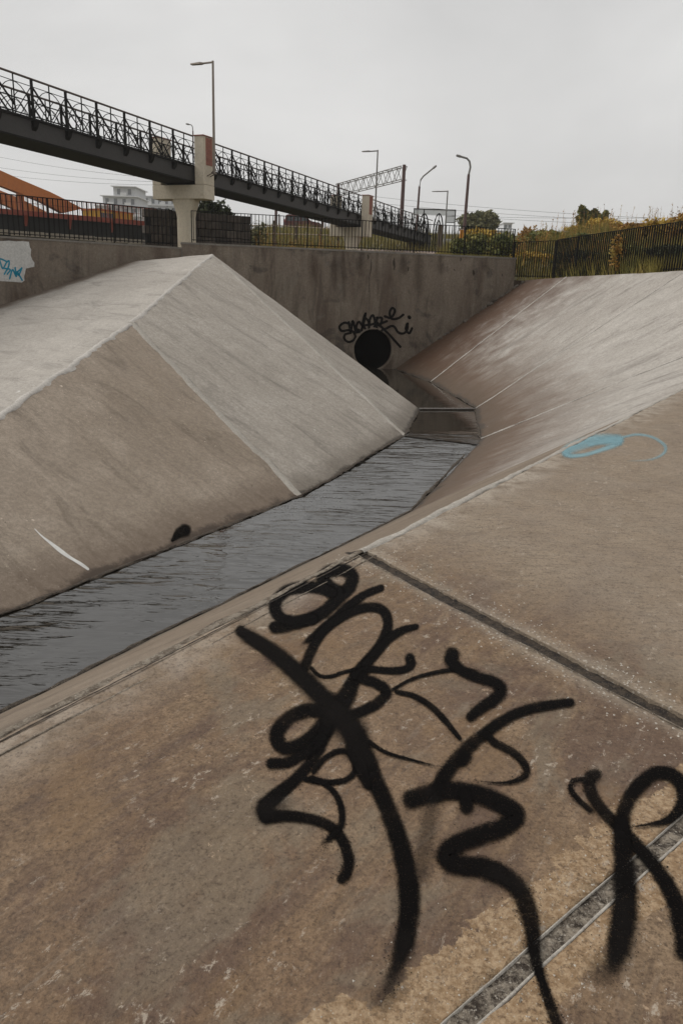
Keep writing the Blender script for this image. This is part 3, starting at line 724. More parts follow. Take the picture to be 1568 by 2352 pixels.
# ------------------------------------------------------------------ footbridge
FY = 35.0
H1 = aty(432, 309, FY); dv = ray(1585, 715); FAZ = math.atan2(dv.x, dv.y); FS = dv.z / math.hypot(dv.x, dv.y)
RH, DW = 1.12, 1.5
fb = tag(empty('footbridge', (H1.x, H1.y, H1.z - RH), math.pi / 2 - FAZ), 'long dark steel footbridge on cream piers with an ornate railing', 'bridge')
S0, S1 = -19.5, 34.0                                                   # local x runs away along the bridge, y to the far side, z up; deck top at z = FS x
def fbox(name, x0, x1, y0, y1, z0, z1, mat, par=fb): return MB().box(x0, x1, y0, y1, z0, z1, None, FS).obj(name, mat, par)
fbox('deck', S0, S1, -.10, DW + .10, -.07, 0, M['black'])
for y in (-.02, DW - .10):
    fbox('girder', S0, S1, y, y + .12, -.62, -.071, M['girder'])
fbox('soffit', S0, S1, -.05, DW + .05, -.67, -.621, M['black'])  # black colour stands in for the shade on the underside
LP = 1.5
om = MB(); r_ = .009
def seg(a, b, r): om.tube([V(a[0] * LP, 0, a[1] * RH + FS * a[0] * LP), V(b[0] * LP, 0, b[1] * RH + FS * b[0] * LP)], r, 4)
def arc(cx, hwid, hh, r, a0=0, a1=180, n=14):
    om.tube([V((cx + hwid * math.cos(R(a0 + (a1 - a0) * i / n))) * LP, 0, max(.02, hh * math.sin(R(a0 + (a1 - a0) * i / n))) * RH + FS * cx * LP) for i in range(n + 1)], r, 4)
seg((0, .81), (1, .81), .013); seg((0, .40), (1, .40), .011); seg((0, .05), (1, .05), .018)
seg((.5, .0), (.5, 1), .021); seg((.02, .80), (.5, .2), .030); seg((.02, .52), (.46, .03), .021); seg((.98, .8), (.55, .1), .015)
arc(.5, .46, .80, .014); arc(.72, .30, .62, .013); arc(.28, .26, .45, .011); arc(.5, .25, .35, .011)
orn = om.mesh('railing_ornament', M['black'])
pst = MB().box(-.034, .034, -.034, .034, -.02, RH).mesh('railing_post', M['black'])
brk = MB().add([V(-.09, -.17, -.02), V(.09, -.17, -.02), V(.09, 0, -.02), V(-.09, 0, -.02), V(-.09, -.10, -.2), V(.09, -.10, -.2), V(.09, 0, -.3), V(-.09, 0, -.3)],
               [(0, 1, 2, 3), (4, 5, 6, 7), (0, 1, 5, 4), (1, 2, 6, 5), (2, 3, 7, 6), (3, 0, 4, 7)]).mesh('bracket', M['black'])
pier_s = [.25, 18.8]                                                    # start of each pylon pair along the bridge
def pylon_gap(x): return any(a - .15 < x < a + .95 for a in pier_s)
for side, y in ((0, -.05), (1, DW + .05)):
    n = int((S1 - S0) / LP)
    for i in range(n):
        x = S0 + i * LP + .36
        if not (pylon_gap(x + .1) and pylon_gap(x + LP - .1)):
            inst('railing_ornament', orn, fb, (x, y, FS * x))
        if not pylon_gap(x):
            inst('railing_post', pst, fb, (x, y, FS * x))
            if side == 0: inst('bracket', brk, fb, (x, -.021, FS * x - .07))
    xs = [S0] + [k for a in pier_s for k in (a, a + .8)] + [S1]
    for a, b in zip(xs[::2], xs[1::2]):
        MB().tube([V(a, y, RH + FS * a), V(b, y, RH + FS * b)], .034, 8).obj('handrail', M['darkrail'], fb)
def pier(x0):
    z0 = FS * x0; root = empty('pier', (x0, 0, z0), 0, fb)
    w = Vector((fb.matrix_basis @ V(x0, DW / 2, 0))); base = gz(w.x, w.y) - (fb.location.z + z0) - .5
    def b(name, x0, x1, y0, y1, z0, z1, mat, bev=.012):
        bm = bmesh.new(); bmesh.ops.create_cube(bm, size=1)
        for v in bm.verts: v.co = V((x0 + x1) / 2 + v.co.x * (x1 - x0), (y0 + y1) / 2 + v.co.y * (y1 - y0), (z0 + z1) / 2 + v.co.z * (z1 - z0))
        bmesh.ops.bevel(bm, geom=bm.edges[:], offset=bev, segments=1, affect='EDGES')
        uv = bm.loops.layers.uv.new('UVMap')
        for f in bm.faces:
            for l in f.loops: l[uv].uv = (l.vert.co.x + l.vert.co.y, l.vert.co.z)
        me = bpy.data.meshes.new(name); bm.to_mesh(me); bm.free(); me.materials.append(mat); return inst(name, me, root)
    pw = .45
    for ya, yb in ((-.12 - pw, -.12), (DW + .12, DW + .12 + pw)):
        b('pylon', 0, .8, ya, yb, -.75, 1.12, M['cream'])
        b('pylon_cap', -.03, .83, ya - .03, yb + .03, 1.121, 1.165, M['brick'], .008)
    b('brick_panel', .17, .66, -.12 - pw - .012, -.12 - pw + .05, .02, 1.09, M['brick'], .004)
    b('crosshead', -.005, .805, -.125 - pw, DW + .125 + pw, -1.32, -.76, M['cream'])
    b('bearing', .12, .68, .1, DW - .1, -.80, -.675, M['black'])
    c0 = V(.4, DW / 2 - .12, 0); mb = MB(); n = 20; lv = [(-1.321, .60, .36), (-1.40, .59, .36), (-1.6, .52, .34), (-1.85, .42, .32), (-2.05, .375, .31), (base, .37, .31)]
    vs = []
    for z, ry, rx in lv:
        for i in range(n):
            a = 2 * math.pi * i / n; c, s = math.cos(a), math.sin(a); e = 3.2
            vs.append(c0 + V(rx * math.copysign(abs(c) ** (2 / e), c), ry * math.copysign(abs(s) ** (2 / e), s), z))
    mb.add(vs, [(k * n + i, k * n + (i + 1) % n, (k + 1) * n + (i + 1) % n, (k + 1) * n + i) for k in range(len(lv) - 1) for i in range(n)] + [tuple(range(n)), tuple((len(lv) - 1) * n + i for i in range(n))])
    mb.obj('column', M['cream'], root, False)
for s in pier_s: pier(s)
# abutment block where the ramp lands
fbox('ramp_foot', S1 - 1.5, S1 + .2, 0, DW, -1.25, -.672, M['girder'])

# ------------------------------------------------------------------ lamps
M['lamp_grey'] = paint('galvanised_pole', (.20, .19, .175), .5, .3, .15, 4)
M['lamp_rust'] = paint('red_brown_pole', (.10, .055, .05), .6, 0, .3, 3)
M['lamp_tan'] = paint('tan_pole', (.23, .195, .16), .5, .2, .15, 4)
def bent_lamp(label, top, base, arm_dir, arm, rad, mat):
    root = tag(empty('street_lamp', tuple(base)), label, 'street lamp', 'lamps of the footbridge'); t = top - base
    MB().tube([V(0, 0, 0), t], [rad, rad * .72], 8).obj('pole', mat, root)
    a = t + V(0, 0, -.05); e = a + arm_dir * arm + V(0, 0, -.02)
    MB().tube([a, a.lerp(e, .55)], rad * .6, 6).obj('arm', mat, root)
    d = arm_dir; s = V(-d.y, d.x, 0); h0 = a.lerp(e, .5); vs = []
    for k, (x, w, z0, z1) in enumerate(((0, .05, -.03, .03), (.12, .1, -.03, .045), (.6 * arm, .09, -.025, .025), (.62 * arm, .03, -.02, .01))):
        c = h0 + d * x; vs += [c + s * w + V(0, 0, z0), c - s * w + V(0, 0, z0), c - s * w * .8 + V(0, 0, z1), c + s * w * .8 + V(0, 0, z1)]
    MB().add(vs, [(k * 4 + i, k * 4 + (i + 1) % 4, k * 4 + 4 + (i + 1) % 4, k * 4 + 4 + i) for k in range(3) for i in range(4)] + [(0, 1, 2, 3), (12, 13, 14, 15)]).obj('lamp_head', mat, root)
    return root
fdir = V(math.sin(FAZ), math.cos(FAZ), 0); fleft = V(-fdir.y, fdir.x, 0)
def on_bridge(x, y, z): return V(H1.x, H1.y, H1.z - RH) + fdir * x + fleft * y + V(0, 0, FS * x + z)
for x, top_y, px, lab, mat in ((.62, 138, 468, 'tall tan lamp on the nearest cream pylon of the footbridge', 'lamp_tan'), (19.3, 343, 847, 'grey lamp on the second cream pylon of the footbridge', 'lamp_grey')):
    b0 = on_bridge(x, -.85, -.30); Y = b0.y; tp = aty(px, top_y, Y); tp = V(b0.x, b0.y, tp.z)
    lm = bent_lamp(lab, tp, b0, fleft, .95, .062, M[mat])
    bb = MB()
    for dx in (-.12, .12): bb.tube([fdir * dx + V(0, 0, .1), fdir * dx - fleft * .0 + V(0, 0, .02), fdir * dx + fleft * .34 + V(0, 0, -.12)], .02, 4)
    bb.tube([fdir * -.16 + V(0, 0, .02), fdir * .16 + V(0, 0, .02)], .05, 4)
    bb.obj('wall_bracket', M['darkrail'], lm)
p3 = aty(1027, 437, 68); b3 = gpt(1017, 68); bent_lamp('slim grey lamp standing at the foot of the footbridge ramp', V(b3.x, b3.y, p3.z), b3, fleft, 1.2, .07, M['lamp_grey'])
def curved_lamp(label, pts, Y, r0, neck):
    ps = [aty(x, y, Y) for x, y in pts]; b0 = ps[0].copy(); b0.z = min(ps[0].z, gz(b0.x, b0.y)) - .1
    root = tag(empty('street_lamp', tuple(b0)), label, 'street lamp'); L_ = [p - b0 for p in ps]
    MB().tube([V(0, 0, 0), L_[1]], [r0 * 1.3, r0], 8).obj('pole', M['lamp_rust'], root)
    MB().tube([L_[1]] + L_[1:], [r0 * .9] + [r0 * .7] * (len(L_) - 1), 6).obj('arm', M['lamp_grey'], root)
    e = L_[-1]; d = (L_[-1] - L_[-2]).normalized(); MB().tube([e - d * .15, e + d * .1, e + d * .45, e + d * .5], [.06, .13, .11, .03], 6).obj('lamp_head', M['lamp_grey'], root)
curved_lamp('tall red brown lamp with a bent arm in front of the round bush', [(1066, 520), (1076, 400), (1080, 383), (1078, 370), (1072, 363), (1058, 359)], 84, .14, 0)
curved_lamp('red brown lamp with a long slanting arm behind the shelter frame', [(956, 520), (963, 428), (966, 412), (972, 404), (994, 386)], 96, .12, 0)
curved_lamp('tiny far lamp peeping over the nearest cream pylon', [(443, 420), (443, 300), (442, 290), (439, 286), (434, 285)], 130, .10, 0)

# ------------------------------------------------------------------ catenary gantry, poles and wires
M['wire'] = paint('thin_wire', (.16, .16, .16), .6, 0, .1, 4)
ga, gb = aty(777, 423, 106), aty(928, 381, 90)
gr = tag(empty('catenary_gantry', (gb.x, gb.y, gz(gb.x, gb.y))), 'lattice gantry on two red brown posts over the railway', 'gantry'); o_ = Vector(gr.location)
for p in (ga, gb):
    MB().tube([V(p.x, p.y, gz(p.x, p.y) - .3) - o_, p - o_ + V(0, 0, .15)], [.24, .18], 6).obj('post', M['lamp_rust'], gr)
tr_ = MB(); d = gb - ga; e = V(-d.y, d.x, 0).normalized() * .35; n = 16
for sgn in (-1, 1):
    for z in (0, -1.35): tr_.tube([ga + e * sgn + V(0, 0, z) - o_, gb + e * sgn + V(0, 0, z) - o_], .055, 4)
    for i in range(n): tr_.tube([ga.lerp(gb, i / n) + e * sgn + V(0, 0, -1.35 * (i % 2)) - o_, ga.lerp(gb, (i + 1) / n) + e * sgn + V(0, 0, -1.35 * ((i + 1) % 2)) - o_], .035, 4)
    for i in range(0, n, 2): tr_.tube([ga.lerp(gb, i / n) - e * sgn - o_, ga.lerp(gb, (i + 1) / n) + e * sgn - o_], .03, 4)
tr_.obj('lattice_beam', M['lamp_grey'], gr)
for px, y0, Y, lab in ((634, 462, 96, 'dark red post seen under the second span left of the parked car'), (741, 490, 100, 'dark red post seen under the second span right of the parked car')):
    p = aty(px, y0, Y); b0 = V(p.x, p.y, gz(p.x, p.y) - .2)
    root = tag(empty('railway_post', tuple(b0)), lab, 'post')
    MB().tube([V(0, 0, 0), p - b0], .17, 6).obj('mast', M['lamp_rust'], root); MB().tube([V(.35, 0, 0), V(.35, 0, (p - b0).z * .55)], .07, 5).obj('side_post', M['lamp_rust'], root)
wires = [((-40, 352), (420, 412), 120, 110), ((-40, 378), (420, 418), 120, 110), ((-40, 395), (420, 424), 122, 112), ((770, 455), (1620, 512), 112, 95), ((770, 470), (1620, 520), 112, 96), ((770, 482), (1620, 498), 120, 100), ((770, 440), (1620, 505), 112, 95)]
for i, (a, b, Ya, Yb) in enumerate(wires):
    pa, pb_ = aty(*a, Ya), aty(*b, Yb); c = pa.lerp(pb_, .5) - V(0, 0, .7)
    pts_ = [pa.lerp(pb_, t) - V(0, 0, 4 * .5 * t * (1 - t)) for t in [k / 16 for k in range(17)]]
    side = 'left of the footbridge pier' if i < 3 else 'right of the gantry'
    o = MB().tube(pts_, .022, 4).obj('overhead_wire', M['wire'], None)
    nm_ = ['highest of the three faint wires left of the footbridge pier', 'middle of the three faint wires left of the footbridge pier', 'lowest of the three faint wires left of the footbridge pier', 'second highest faint wire right of the gantry', 'lowest faint wire right of the gantry', 'flattest faint wire crossing the others right of the gantry', 'highest faint wire starting under the gantry beam'][i]
    tag(o, nm_, 'wire', 'overhead wires')

# ------------------------------------------------------------------ dark stone block wall behind the first pier
def block_mat():
    t = NT('dark_weathered_stone'); P = t.pos(); oi = t.n.new('ShaderNodeObjectInfo'); n = t.noise(P, 5, 6, .65); n2 = t.noise(P, 1.1, 4)
    c = t.mix(oi.outputs['Random'], (.028, .021, .016), (.085, .066, .052)); c = t.mix(t.ramp(n, .4, .65, 0, .7), c, (.03, .023, .018)); c = t.mix(t.ramp(n2, .5, .7, 0, .5), c, (.10, .08, .065))
    return t.done(c, .9, t.bump(n, .7, .03))
M['block'] = block_mat()
sa, sb_ = aty(345, 540, 36.2), aty(573, 552, 38.5); dd = sb_ - sa; dd.z = 0; SL = dd.length; dd.normalize(); de = V(-dd.y, dd.x, 0)
sz0 = gz(sa.x, sa.y) - .15; sz1 = aty(573, 497, 38.5).z
bwl = tag(empty('block_wall', (sa.x, sa.y, sz0), math.atan2(dd.y, dd.x)), 'dark weathered stone block wall behind the first cream pier', 'wall')
rows = 6; hgt = (sz1 - sz0) / rows; rr = random.Random(9)
def block_mesh(seed, l, h, w):
    bm = bmesh.new(); bmesh.ops.create_cube(bm, size=1)
    for v in bm.verts: v.co = V(v.co.x * l, v.co.y * w, v.co.z * h)
    bmesh.ops.bevel(bm, geom=bm.edges[:], offset=.025, segments=1, affect='EDGES')
    for v in bm.verts: v.co += V(.012 * mnoise.noise(v.co * 7 + V(seed, 0, 0)), .02 * mnoise.noise(v.co * 5 + V(seed, 4, 0)), .01 * mnoise.noise(v.co * 6 + V(seed, 9, 0)))
    me = bpy.data.meshes.new('stone_block'); bm.to_mesh(me); bm.free(); me.materials.append(M['block']); return me
bmv = [block_mesh(i, .62, hgt - .02, .45) for i in range(4)]
for r in range(rows):
    x = -.3 * (r % 2); k = 0
    while x < SL:
        l = rr.uniform(.5, .78); l = min(l, SL - x)
        if l > .12:
            inst('stone_block', rr.choice(bmv), bwl, (x + l / 2, rr.uniform(-.03, .03), hgt * (r + .5)), 0, ((l - .02) / .62, 1, 1))
        x += l
MB().box(-.2, SL - .05, -.12, .15, 0, hgt * rows - .05).obj('wall_core', M['black'], bwl)

# ------------------------------------------------------------------ orange arch bridge on the left
M['orange'] = paint('weathered_orange_paint', (.50, .165, .045), .5, 0, .12, .8, .1, rust=(.42, .15, .055))
M['redpaint'] = paint('red_oxide_paint', (.20, .036, .018), .55, 0, .2, 2, .1)
OY0, OY1 = 60.0, 69.0
oa = aty(0, 478, OY0); ob = aty(362, 509, OY1); ob.z = oa.z; od = (ob - oa); OL = od.length; od.normalize(); oe = V(-od.y, od.x, 0)
arch = tag(empty('arch_bridge', tuple(oa), math.atan2(od.y, od.x)), 'orange steel arch bridge with red deck beam and railing at the left', 'bridge')
# local frame: x along, y away, z up, origin on the beam's top edge at the picture's left border
def aloc(cx, cy):
    p = onpl((cx / 2.24) / 1.7143, (600 + cy / 2.24) / 1.7143, oa, oe); q = p - oa; return V(q.dot(od), 0, q.z)
MB().box(-12, OL + .3, -.1, .15, -.36, 0).obj('deck_beam', M['redpaint'], arch)
MB().box(-12, OL + .2, .151, 8.4, -1.6, -.06).obj('deck_slab', M['black'], arch)
outl = [(-420, -70), (-200, 40), (0, 145), (200, 235), (460, 345), (600, 415), (745, 492), (572, 532), (380, 430), (190, 355), (0, 280), (-200, 185), (-420, 75)]
ol = [aloc(*p) for p in outl]; n = len(ol)
def rib(y0, y1):
    mb = MB(); vs = [p + V(0, y0, 0) for p in ol] + [p + V(0, y1, 0) for p in ol]; h = n // 2
    fs = []
    idx = list(range(n)); top = idx[:7]; bot = idx[7:][::-1]                 # pairs top[i] - bot
    tb = [(top[i], bot[min(i, len(bot) - 1)]) for i in range(7)]
    for (a, b), (c, d_) in zip(tb, tb[1:]):
        for off in (0, n):
            f = (a + off, c + off, d_ + off, b + off) if d_ != b else (a + off, c + off, b + off); fs.append(f)
        fs.append((a, c, c + n, a + n))
        if d_ != b: fs.append((b, d_, d_ + n, b + n))
    fs.append((top[-1], bot[-1], bot[-1] + n, top[-1] + n))
    mb.add(vs, fs); return mb.obj('arch_rib', M['orange'], arch)
rib(.3, .95); rib(7.0, 7.65)
for cx in (205, -40):
    t_ = aloc(cx, 360); MB().box(t_.x - .22, t_.x + .22, .4, .8, -.1, t_.z + .3).obj('hanger', M['orange'], arch)
    MB().box(t_.x - .22, t_.x + .22, 7.1, 7.5, -.1, t_.z + .3).obj('hanger', M['orange'], arch)
MB().box(-12, OL, -.06, .0, .98, 1.03).obj('handrail', M['redpaint'], arch); MB().box(-12, OL, -.05, -.01, .52, .55).obj('rail', M['redpaint'], arch)
rp_ = MB().box(-.03, .03, -.05, .01, 0, 1.03).mesh('railing_post', M['redpaint']); rbm = MB().box(-.012, .012, -.04, -.015, 0, 1.0).mesh('railing_bar', M['redpaint'])
for i in range(14): inst('railing_post', rp_, arch, (-9 + i * 1.75, 0, .001))
for i in range(120):
    inst('railing_bar', rbm, arch, (-7 + i * .19, 0, .001))
st = MB().add([V(-.14, -.08, -.361), V(.14, -.08, -.361), V(.14, .1, -.361), V(-.14, .1, -.361), V(-.05, .3, -1.55), V(.05, .3, -1.55), V(.05, .36, -1.55), V(-.05, .36, -1.55)],
              [(0, 1, 2, 3), (4, 5, 6, 7), (0, 1, 5, 4), (1, 2, 6, 5), (2, 3, 7, 6), (3, 0, 4, 7)]).mesh('beam_strut', M['redpaint'])
for cx in (-160, 230, 615, 985, 1340): inst('beam_strut', st, arch, (aloc(cx, 560).x, 0, 0))
MB().box(-12, OL + 1, 1.2, 5.5, -4.5, -1.601).obj('under_deck_shade', M['black'], arch)  # black block put in for the dark void under the deck
kb = [aty(-60, 522, 42), aty(400, 556, 46)]; kd = kb[1] - kb[0]; M['kerb'] = paint('pale_kerb_concrete', (.27, .235, .19), .85, 0, .25, 2, .4)
kr = tag(empty('concrete_kerb', tuple(kb[0]), math.atan2(kd.y, kd.x)), 'pale row of concrete kerb blocks below the orange bridge', 'kerb')
kn = 12; kl = V(kd.x, kd.y, 0).length / kn; km = MB().box(.02, kl - .02, 0, .3, -.25, 0).mesh('kerb_block', M['kerb'])
for i in range(kn): inst('kerb_block', km, kr, (i * kl, rr.uniform(-.03, .03), kd.z * i / kn + rr.uniform(-.015, .015)))
# lorry on the arch bridge
M['yellow'] = paint('yellow_lorry_paint', (.50, .27, .015), .5, 0, .1, 2); M['orange2'] = paint('orange_tarpaulin', (.45, .13, .02), .6, 0, .15, 2); M['white'] = paint('off_white_paint', (.55, .54, .52), .5, 0, .1, 2)
M['glass'] = NT('dark_window_glass').done((.03, .035, .04), .1)
tp = aty(226, 497, 76); t2 = aty(306, 499, 80); td = t2 - tp; tl = V(td.x, td.y, 0).length
tk = tag(empty('lorry', (tp.x, tp.y, tp.z - .9), math.atan2(td.y, td.x)), 'yellow lorry body with an orange top above the arch bridge railing', 'lorry')
MB().box(tl * .5, tl, 0, 2.2, .5, 1.45).obj('load_box', M['yellow'], tk); MB().box(0, tl, -.03, 2.2, 1.451, 1.62).obj('tarpaulin', M['orange2'], tk)
for i in range(6): MB().box(tl * (.52 + .08 * i), tl * (.54 + .08 * i), -.04, -.002, .52, 1.44).obj('rib', M['orange2'], tk)
MB().box(.05, tl * .48, 0, 2.1, .4, 1.449).obj('cab', M['yellow'], tk); MB().box(.25, tl * .4, -.015, .0, .75, 1.3).obj('window', M['glass'], tk)
for x in (.6, tl - .7): MB().tube([V(x, .1, .1), V(x, .35, .1)], .45, 14).obj('wheel', M['black'], tk)

# ------------------------------------------------------------------ far buildings
M['bld'] = paint('hazed_pale_facade', (.66, .665, .68), .8, 0, .06, .3); M['bldd'] = paint('hazed_grey_facade', (.55, .555, .565), .8, 0, .06, .3); M['win'] = paint('hazed_far_window', (.17, .18, .19), .3, 0, .1, 1); M['bldw'] = paint('white_balcony', (.75, .75, .75), .7, 0, .05, 1)  # distance haze is painted into the pale facades and windows
def building(label, px0, px1, py0, Y, storeys, mat, steps, rz=0):
    a, b = aty(px0, py0, Y), aty(px1, py0, Y); w = (b - a).length; g = gz(a.x, a.y); h = a.z - g; sh = 3.0
    root = tag(empty('apartment_block', (a.x, a.y, g - 1), rz), label, 'building')
    n = int(h / sh); tops = n
    for k in range(n + 1):
        z0 = h + 1 - (k + 1) * sh; z1 = z0 + sh
        st_ = steps[min(k, len(steps) - 1)]; x0, x1 = st_[0] * w, st_[1] * w
        MB().box(x0, x1, 0, 14, z0, z1 - .25).obj('wall', mat, root)
        MB().box(x0 - .5, x1 + .7, -1.3, 14.3, z1 - .249, z1).obj('floor_slab', M['bldw'], root)
        if k < 5:
            nw = max(2, int((x1 - x0) / 2.4))
            for i in range(nw):
                cx = x0 + (i + .5) * (x1 - x0) / nw; MB().box(cx - .55, cx + .55, -.06, .05, z0 + .5, z0 + 2.2).obj('window', M['win'], root)
            for i in range(0, nw, 2):
                cx = x0 + (i + 1) * (x1 - x0) / nw; MB().box(cx - 1, cx + 1, -1.25, -1.15, z0 - .0, z0 + 1.0).obj('balcony', M['bldw'], root)
building('far stepped grey apartment block fading in the haze left of the pier', 219, 316, 425, 270, 6, M['bldd'], [(.42, .93), (.16, .97), (.0, 1.0), (-.02, 1.02)])
building('second paler apartment block partly hidden behind the cream pier', 328, 420, 449, 300, 5, M['bld'], [(.0, 1), (-.02, 1.02)])
building('low pale block on the horizon right of the round bush', 1141, 1176, 510, 320, 2, M['bld'], [(.45, 1), (0, 1)])

# ------------------------------------------------------------------ parked car
M['carred'] = paint('dark_red_car_paint', (.10, .02, .018), .35, 0, .1, 1); M['tyre'] = paint('black_rubber', (.015, .015, .015), .8); M['lightred'] = paint('red_tail_light', (.35, .02, .015), .3)
ca = aty(651, 540, 100); cz = gz(ca.x, ca.y)
car = tag(empty('parked_car', (ca.x, ca.y, max(cz - .1, ca.z - .42)), R(6)), 'dark red estate car parked on the embankment under the second span', 'car')
prof_ = [(.05, .45), (.0, .95), (.12, 1.05), (.25, 1.72), (.5, 1.85), (2.5, 1.83), (3.35, 1.18), (4.4, 1.02), (4.6, .8), (4.62, .42)]
mb = MB(); n = len(prof_); mb.add([V(x, 0, z) for x, z in prof_] + [V(x, 1.8, z) for x, z in prof_], [tuple(range(n)), tuple(range(n, 2 * n))] + [(i, (i + 1) % n, (i + 1) % n + n, i + n) for i in range(n)])
mb.obj('body', M['carred'], car)
for pts_ in ([(.35, 1.12), (.42, 1.66), (1.15, 1.7), (1.15, 1.12)], [(1.25, 1.12), (1.25, 1.7), (2.0, 1.7), (2.0, 1.12)], [(2.1, 1.12), (2.1, 1.7), (2.4, 1.7), (3.05, 1.18)]):
    k = len(pts_); MB().add([V(x, -.012, z) for x, z in pts_] + [V(x, .01, z) for x, z in pts_], [tuple(range(k)), tuple(range(k, 2 * k))] + [(i, (i + 1) % k, (i + 1) % k + k, i + k) for i in range(k)]).obj('window', M['glass'], car)
for x in (.9, 3.7):
    for y in (-.03, 1.6): MB().tube([V(x, y, .33), V(x, y + .22, .33)], .34, 16).obj('wheel', M['tyre'], car)
MB().box(-.02, .12, -.02, .2, .95, 1.3).obj('tail_light', M['lightred'], car)
MB().box(.6, 2.4, .1, .16, 1.88, 1.92).obj('roof_rail', M['black'], car); MB().box(.7, .76, .1, .16, 1.83, 1.881).obj('roof_rail', M['black'], car)

# ------------------------------------------------------------------ post and rail fence on the slope
M['timber'] = paint('grey_brown_timber', (.13, .10, .075), .85, 0, .3, 5, .3); M['railpale'] = paint('pale_rail', (.42, .33, .24), .7, 0, .15, 3)
pr = tag(empty('post_and_rail_fence', tuple(gpt(585, 47))), 'timber post and rail fence on the grass slope below the parked car', 'fence'); po = Vector(pr.location)
pps = [(560, 46, 506), (629, 49, 506), (679, 54, 510), (735, 60, 514), (775, 64, 517)]; tops = []
for px, Y, y0 in pps:
    b0 = gpt(px, Y, -.1); tz = aty(px, y0, Y).z; tops.append((b0, tz)); r0 = V(b0.x, b0.y, 0) - V(po.x, po.y, 0)
    MB().box(r0.x - .09, r0.x + .09, r0.y - .09, r0.y + .09, b0.z - po.z, tz - po.z).obj('post', M['timber'], pr)
for (a, az_), (b, bz_) in zip(tops, tops[1:]):
    for dz in (.28, .75): MB().tube([V(a.x, a.y - .12, az_ - dz) - po, V(b.x, b.y - .12, bz_ - dz) - po], .035, 5).obj('rail', M['railpale'], pr)

# ------------------------------------------------------------------ hoops, shelter frame and posts at the ramp foot
for px, lab in ((968, 'left arched black hoop gate at the foot of the ramp'), (1001, 'right arched black hoop gate at the foot of the ramp')):
    b0 = gpt(px, 64); tz = aty(px, 490, 64).z; H_ = tz - b0.z; root = tag(empty('hoop_gate', tuple(b0)), lab, 'gate', 'hoop gates at the ramp foot')
    for nm, w, h, r in (('outer_hoop', .36, H_, .05), ('inner_hoop', .2, H_ * .82, .045)):
        MB().tube([V(-w, 0, 0), V(-w, 0, h * .5)] + [V(-w * math.cos(R(a)), 0, h * .5 + h * .5 * math.sin(R(a))) for a in range(15, 180, 15)] + [V(w, 0, h * .5), V(w, 0, 0)], r, 6).obj(nm, M['black'], root)
    MB().tube([V(0, 0, 0), V(0, 0, H_)], .03, 5).obj('upright', M['black'], root)
    for z in (.25, .55, .9): MB().tube([V(-.36, 0, H_ * z * .6), V(.36, 0, H_ * z * .6)], .018, 4).obj('crossbar', M['black'], root)
def frosted():
    t = NT('frosted_shelter_pane'); t.b.inputs['Base Color'].default_value = (.55, .57, .57, 1); t.b.inputs['Roughness'].default_value = .4
    tp_ = t.n.new('ShaderNodeBsdfTransparent'); mx_ = t.n.new('ShaderNodeMixShader'); mx_.inputs[0].default_value = .55
    t.l.new(tp_.outputs[0], mx_.inputs[1]); t.l.new(t.b.outputs[0], mx_.inputs[2]); t.l.new(mx_.outputs[0], t.o.inputs[0]); return t.m
M['frost'] = frosted()
sh0, sh1 = aty(951, 480, 76), aty(1046, 480, 76); g_ = min(gz(sh0.x, sh0.y), gz(sh1.x, sh1.y)); swd = (sh1 - sh0).length; shh = sh0.z - g_
sf = tag(empty('shelter_frame', (sh0.x, sh0.y, g_), math.atan2(sh1.y - sh0.y, sh1.x - sh0.x)), 'grey shelter frame with frosted panes behind the hoop gates', 'shelter')
for x in (0, swd * .24, swd): MB().box(x - .045, x + .045, -.05, .05, 0, shh).obj('post', M['girder'], sf)
MB().box(-.05, swd + .05, -.06, .06, shh + .001, shh + .09).obj('top_beam', M['girder'], sf)
MB().box(.05, swd - .05, -.012, .012, shh - .42, shh - .002).obj('pane', M['frost'], sf)
zz = shh - .45
MB().box(swd * .78, swd - .05, -.05, .05, zz - .04, zz).obj('rail', M['girder'], sf); MB().box(swd * .78, swd - .05, -.012, .012, zz - .56, zz - .042).obj('pane', M['frost'], sf)
MB().box(swd * .78, swd - .05, -.05, .05, zz - .62, zz - .562).obj('rail', M['girder'], sf); MB().box(swd * .74, swd - .05, -.012, .012, .02, .34).obj('pane', M['frost'], sf)
b0 = gpt(1006, 60); o = tag(empty('marker_post', tuple(b0)), 'brown post at the very end of the footbridge', 'post'); z1 = aty(1006, 518, 60).z - b0.z
MB().box(-.13, .13, -.13, .13, -.1, z1).obj('shaft', M['timber'], o); MB().box(-.16, .16, -.16, .16, z1 + .001, z1 + .08).obj('cap', M['lamp_rust'], o)
M['orangepost'] = paint('orange_marker', (.55, .22, .02), .5)
b0 = gpt(1055, 58); o = tag(empty('marker_post', tuple(b0)), 'short bright orange post behind the wall fence', 'post'); z1 = aty(1055, 527, 58).z - b0.z
MB().box(-.12, .12, -.1, .1, -.1, z1).obj('shaft', M['orangepost'], o); MB().box(-.09, .09, -.08, .08, z1 + .001, z1 + .05).obj('cap', M['white'], o)
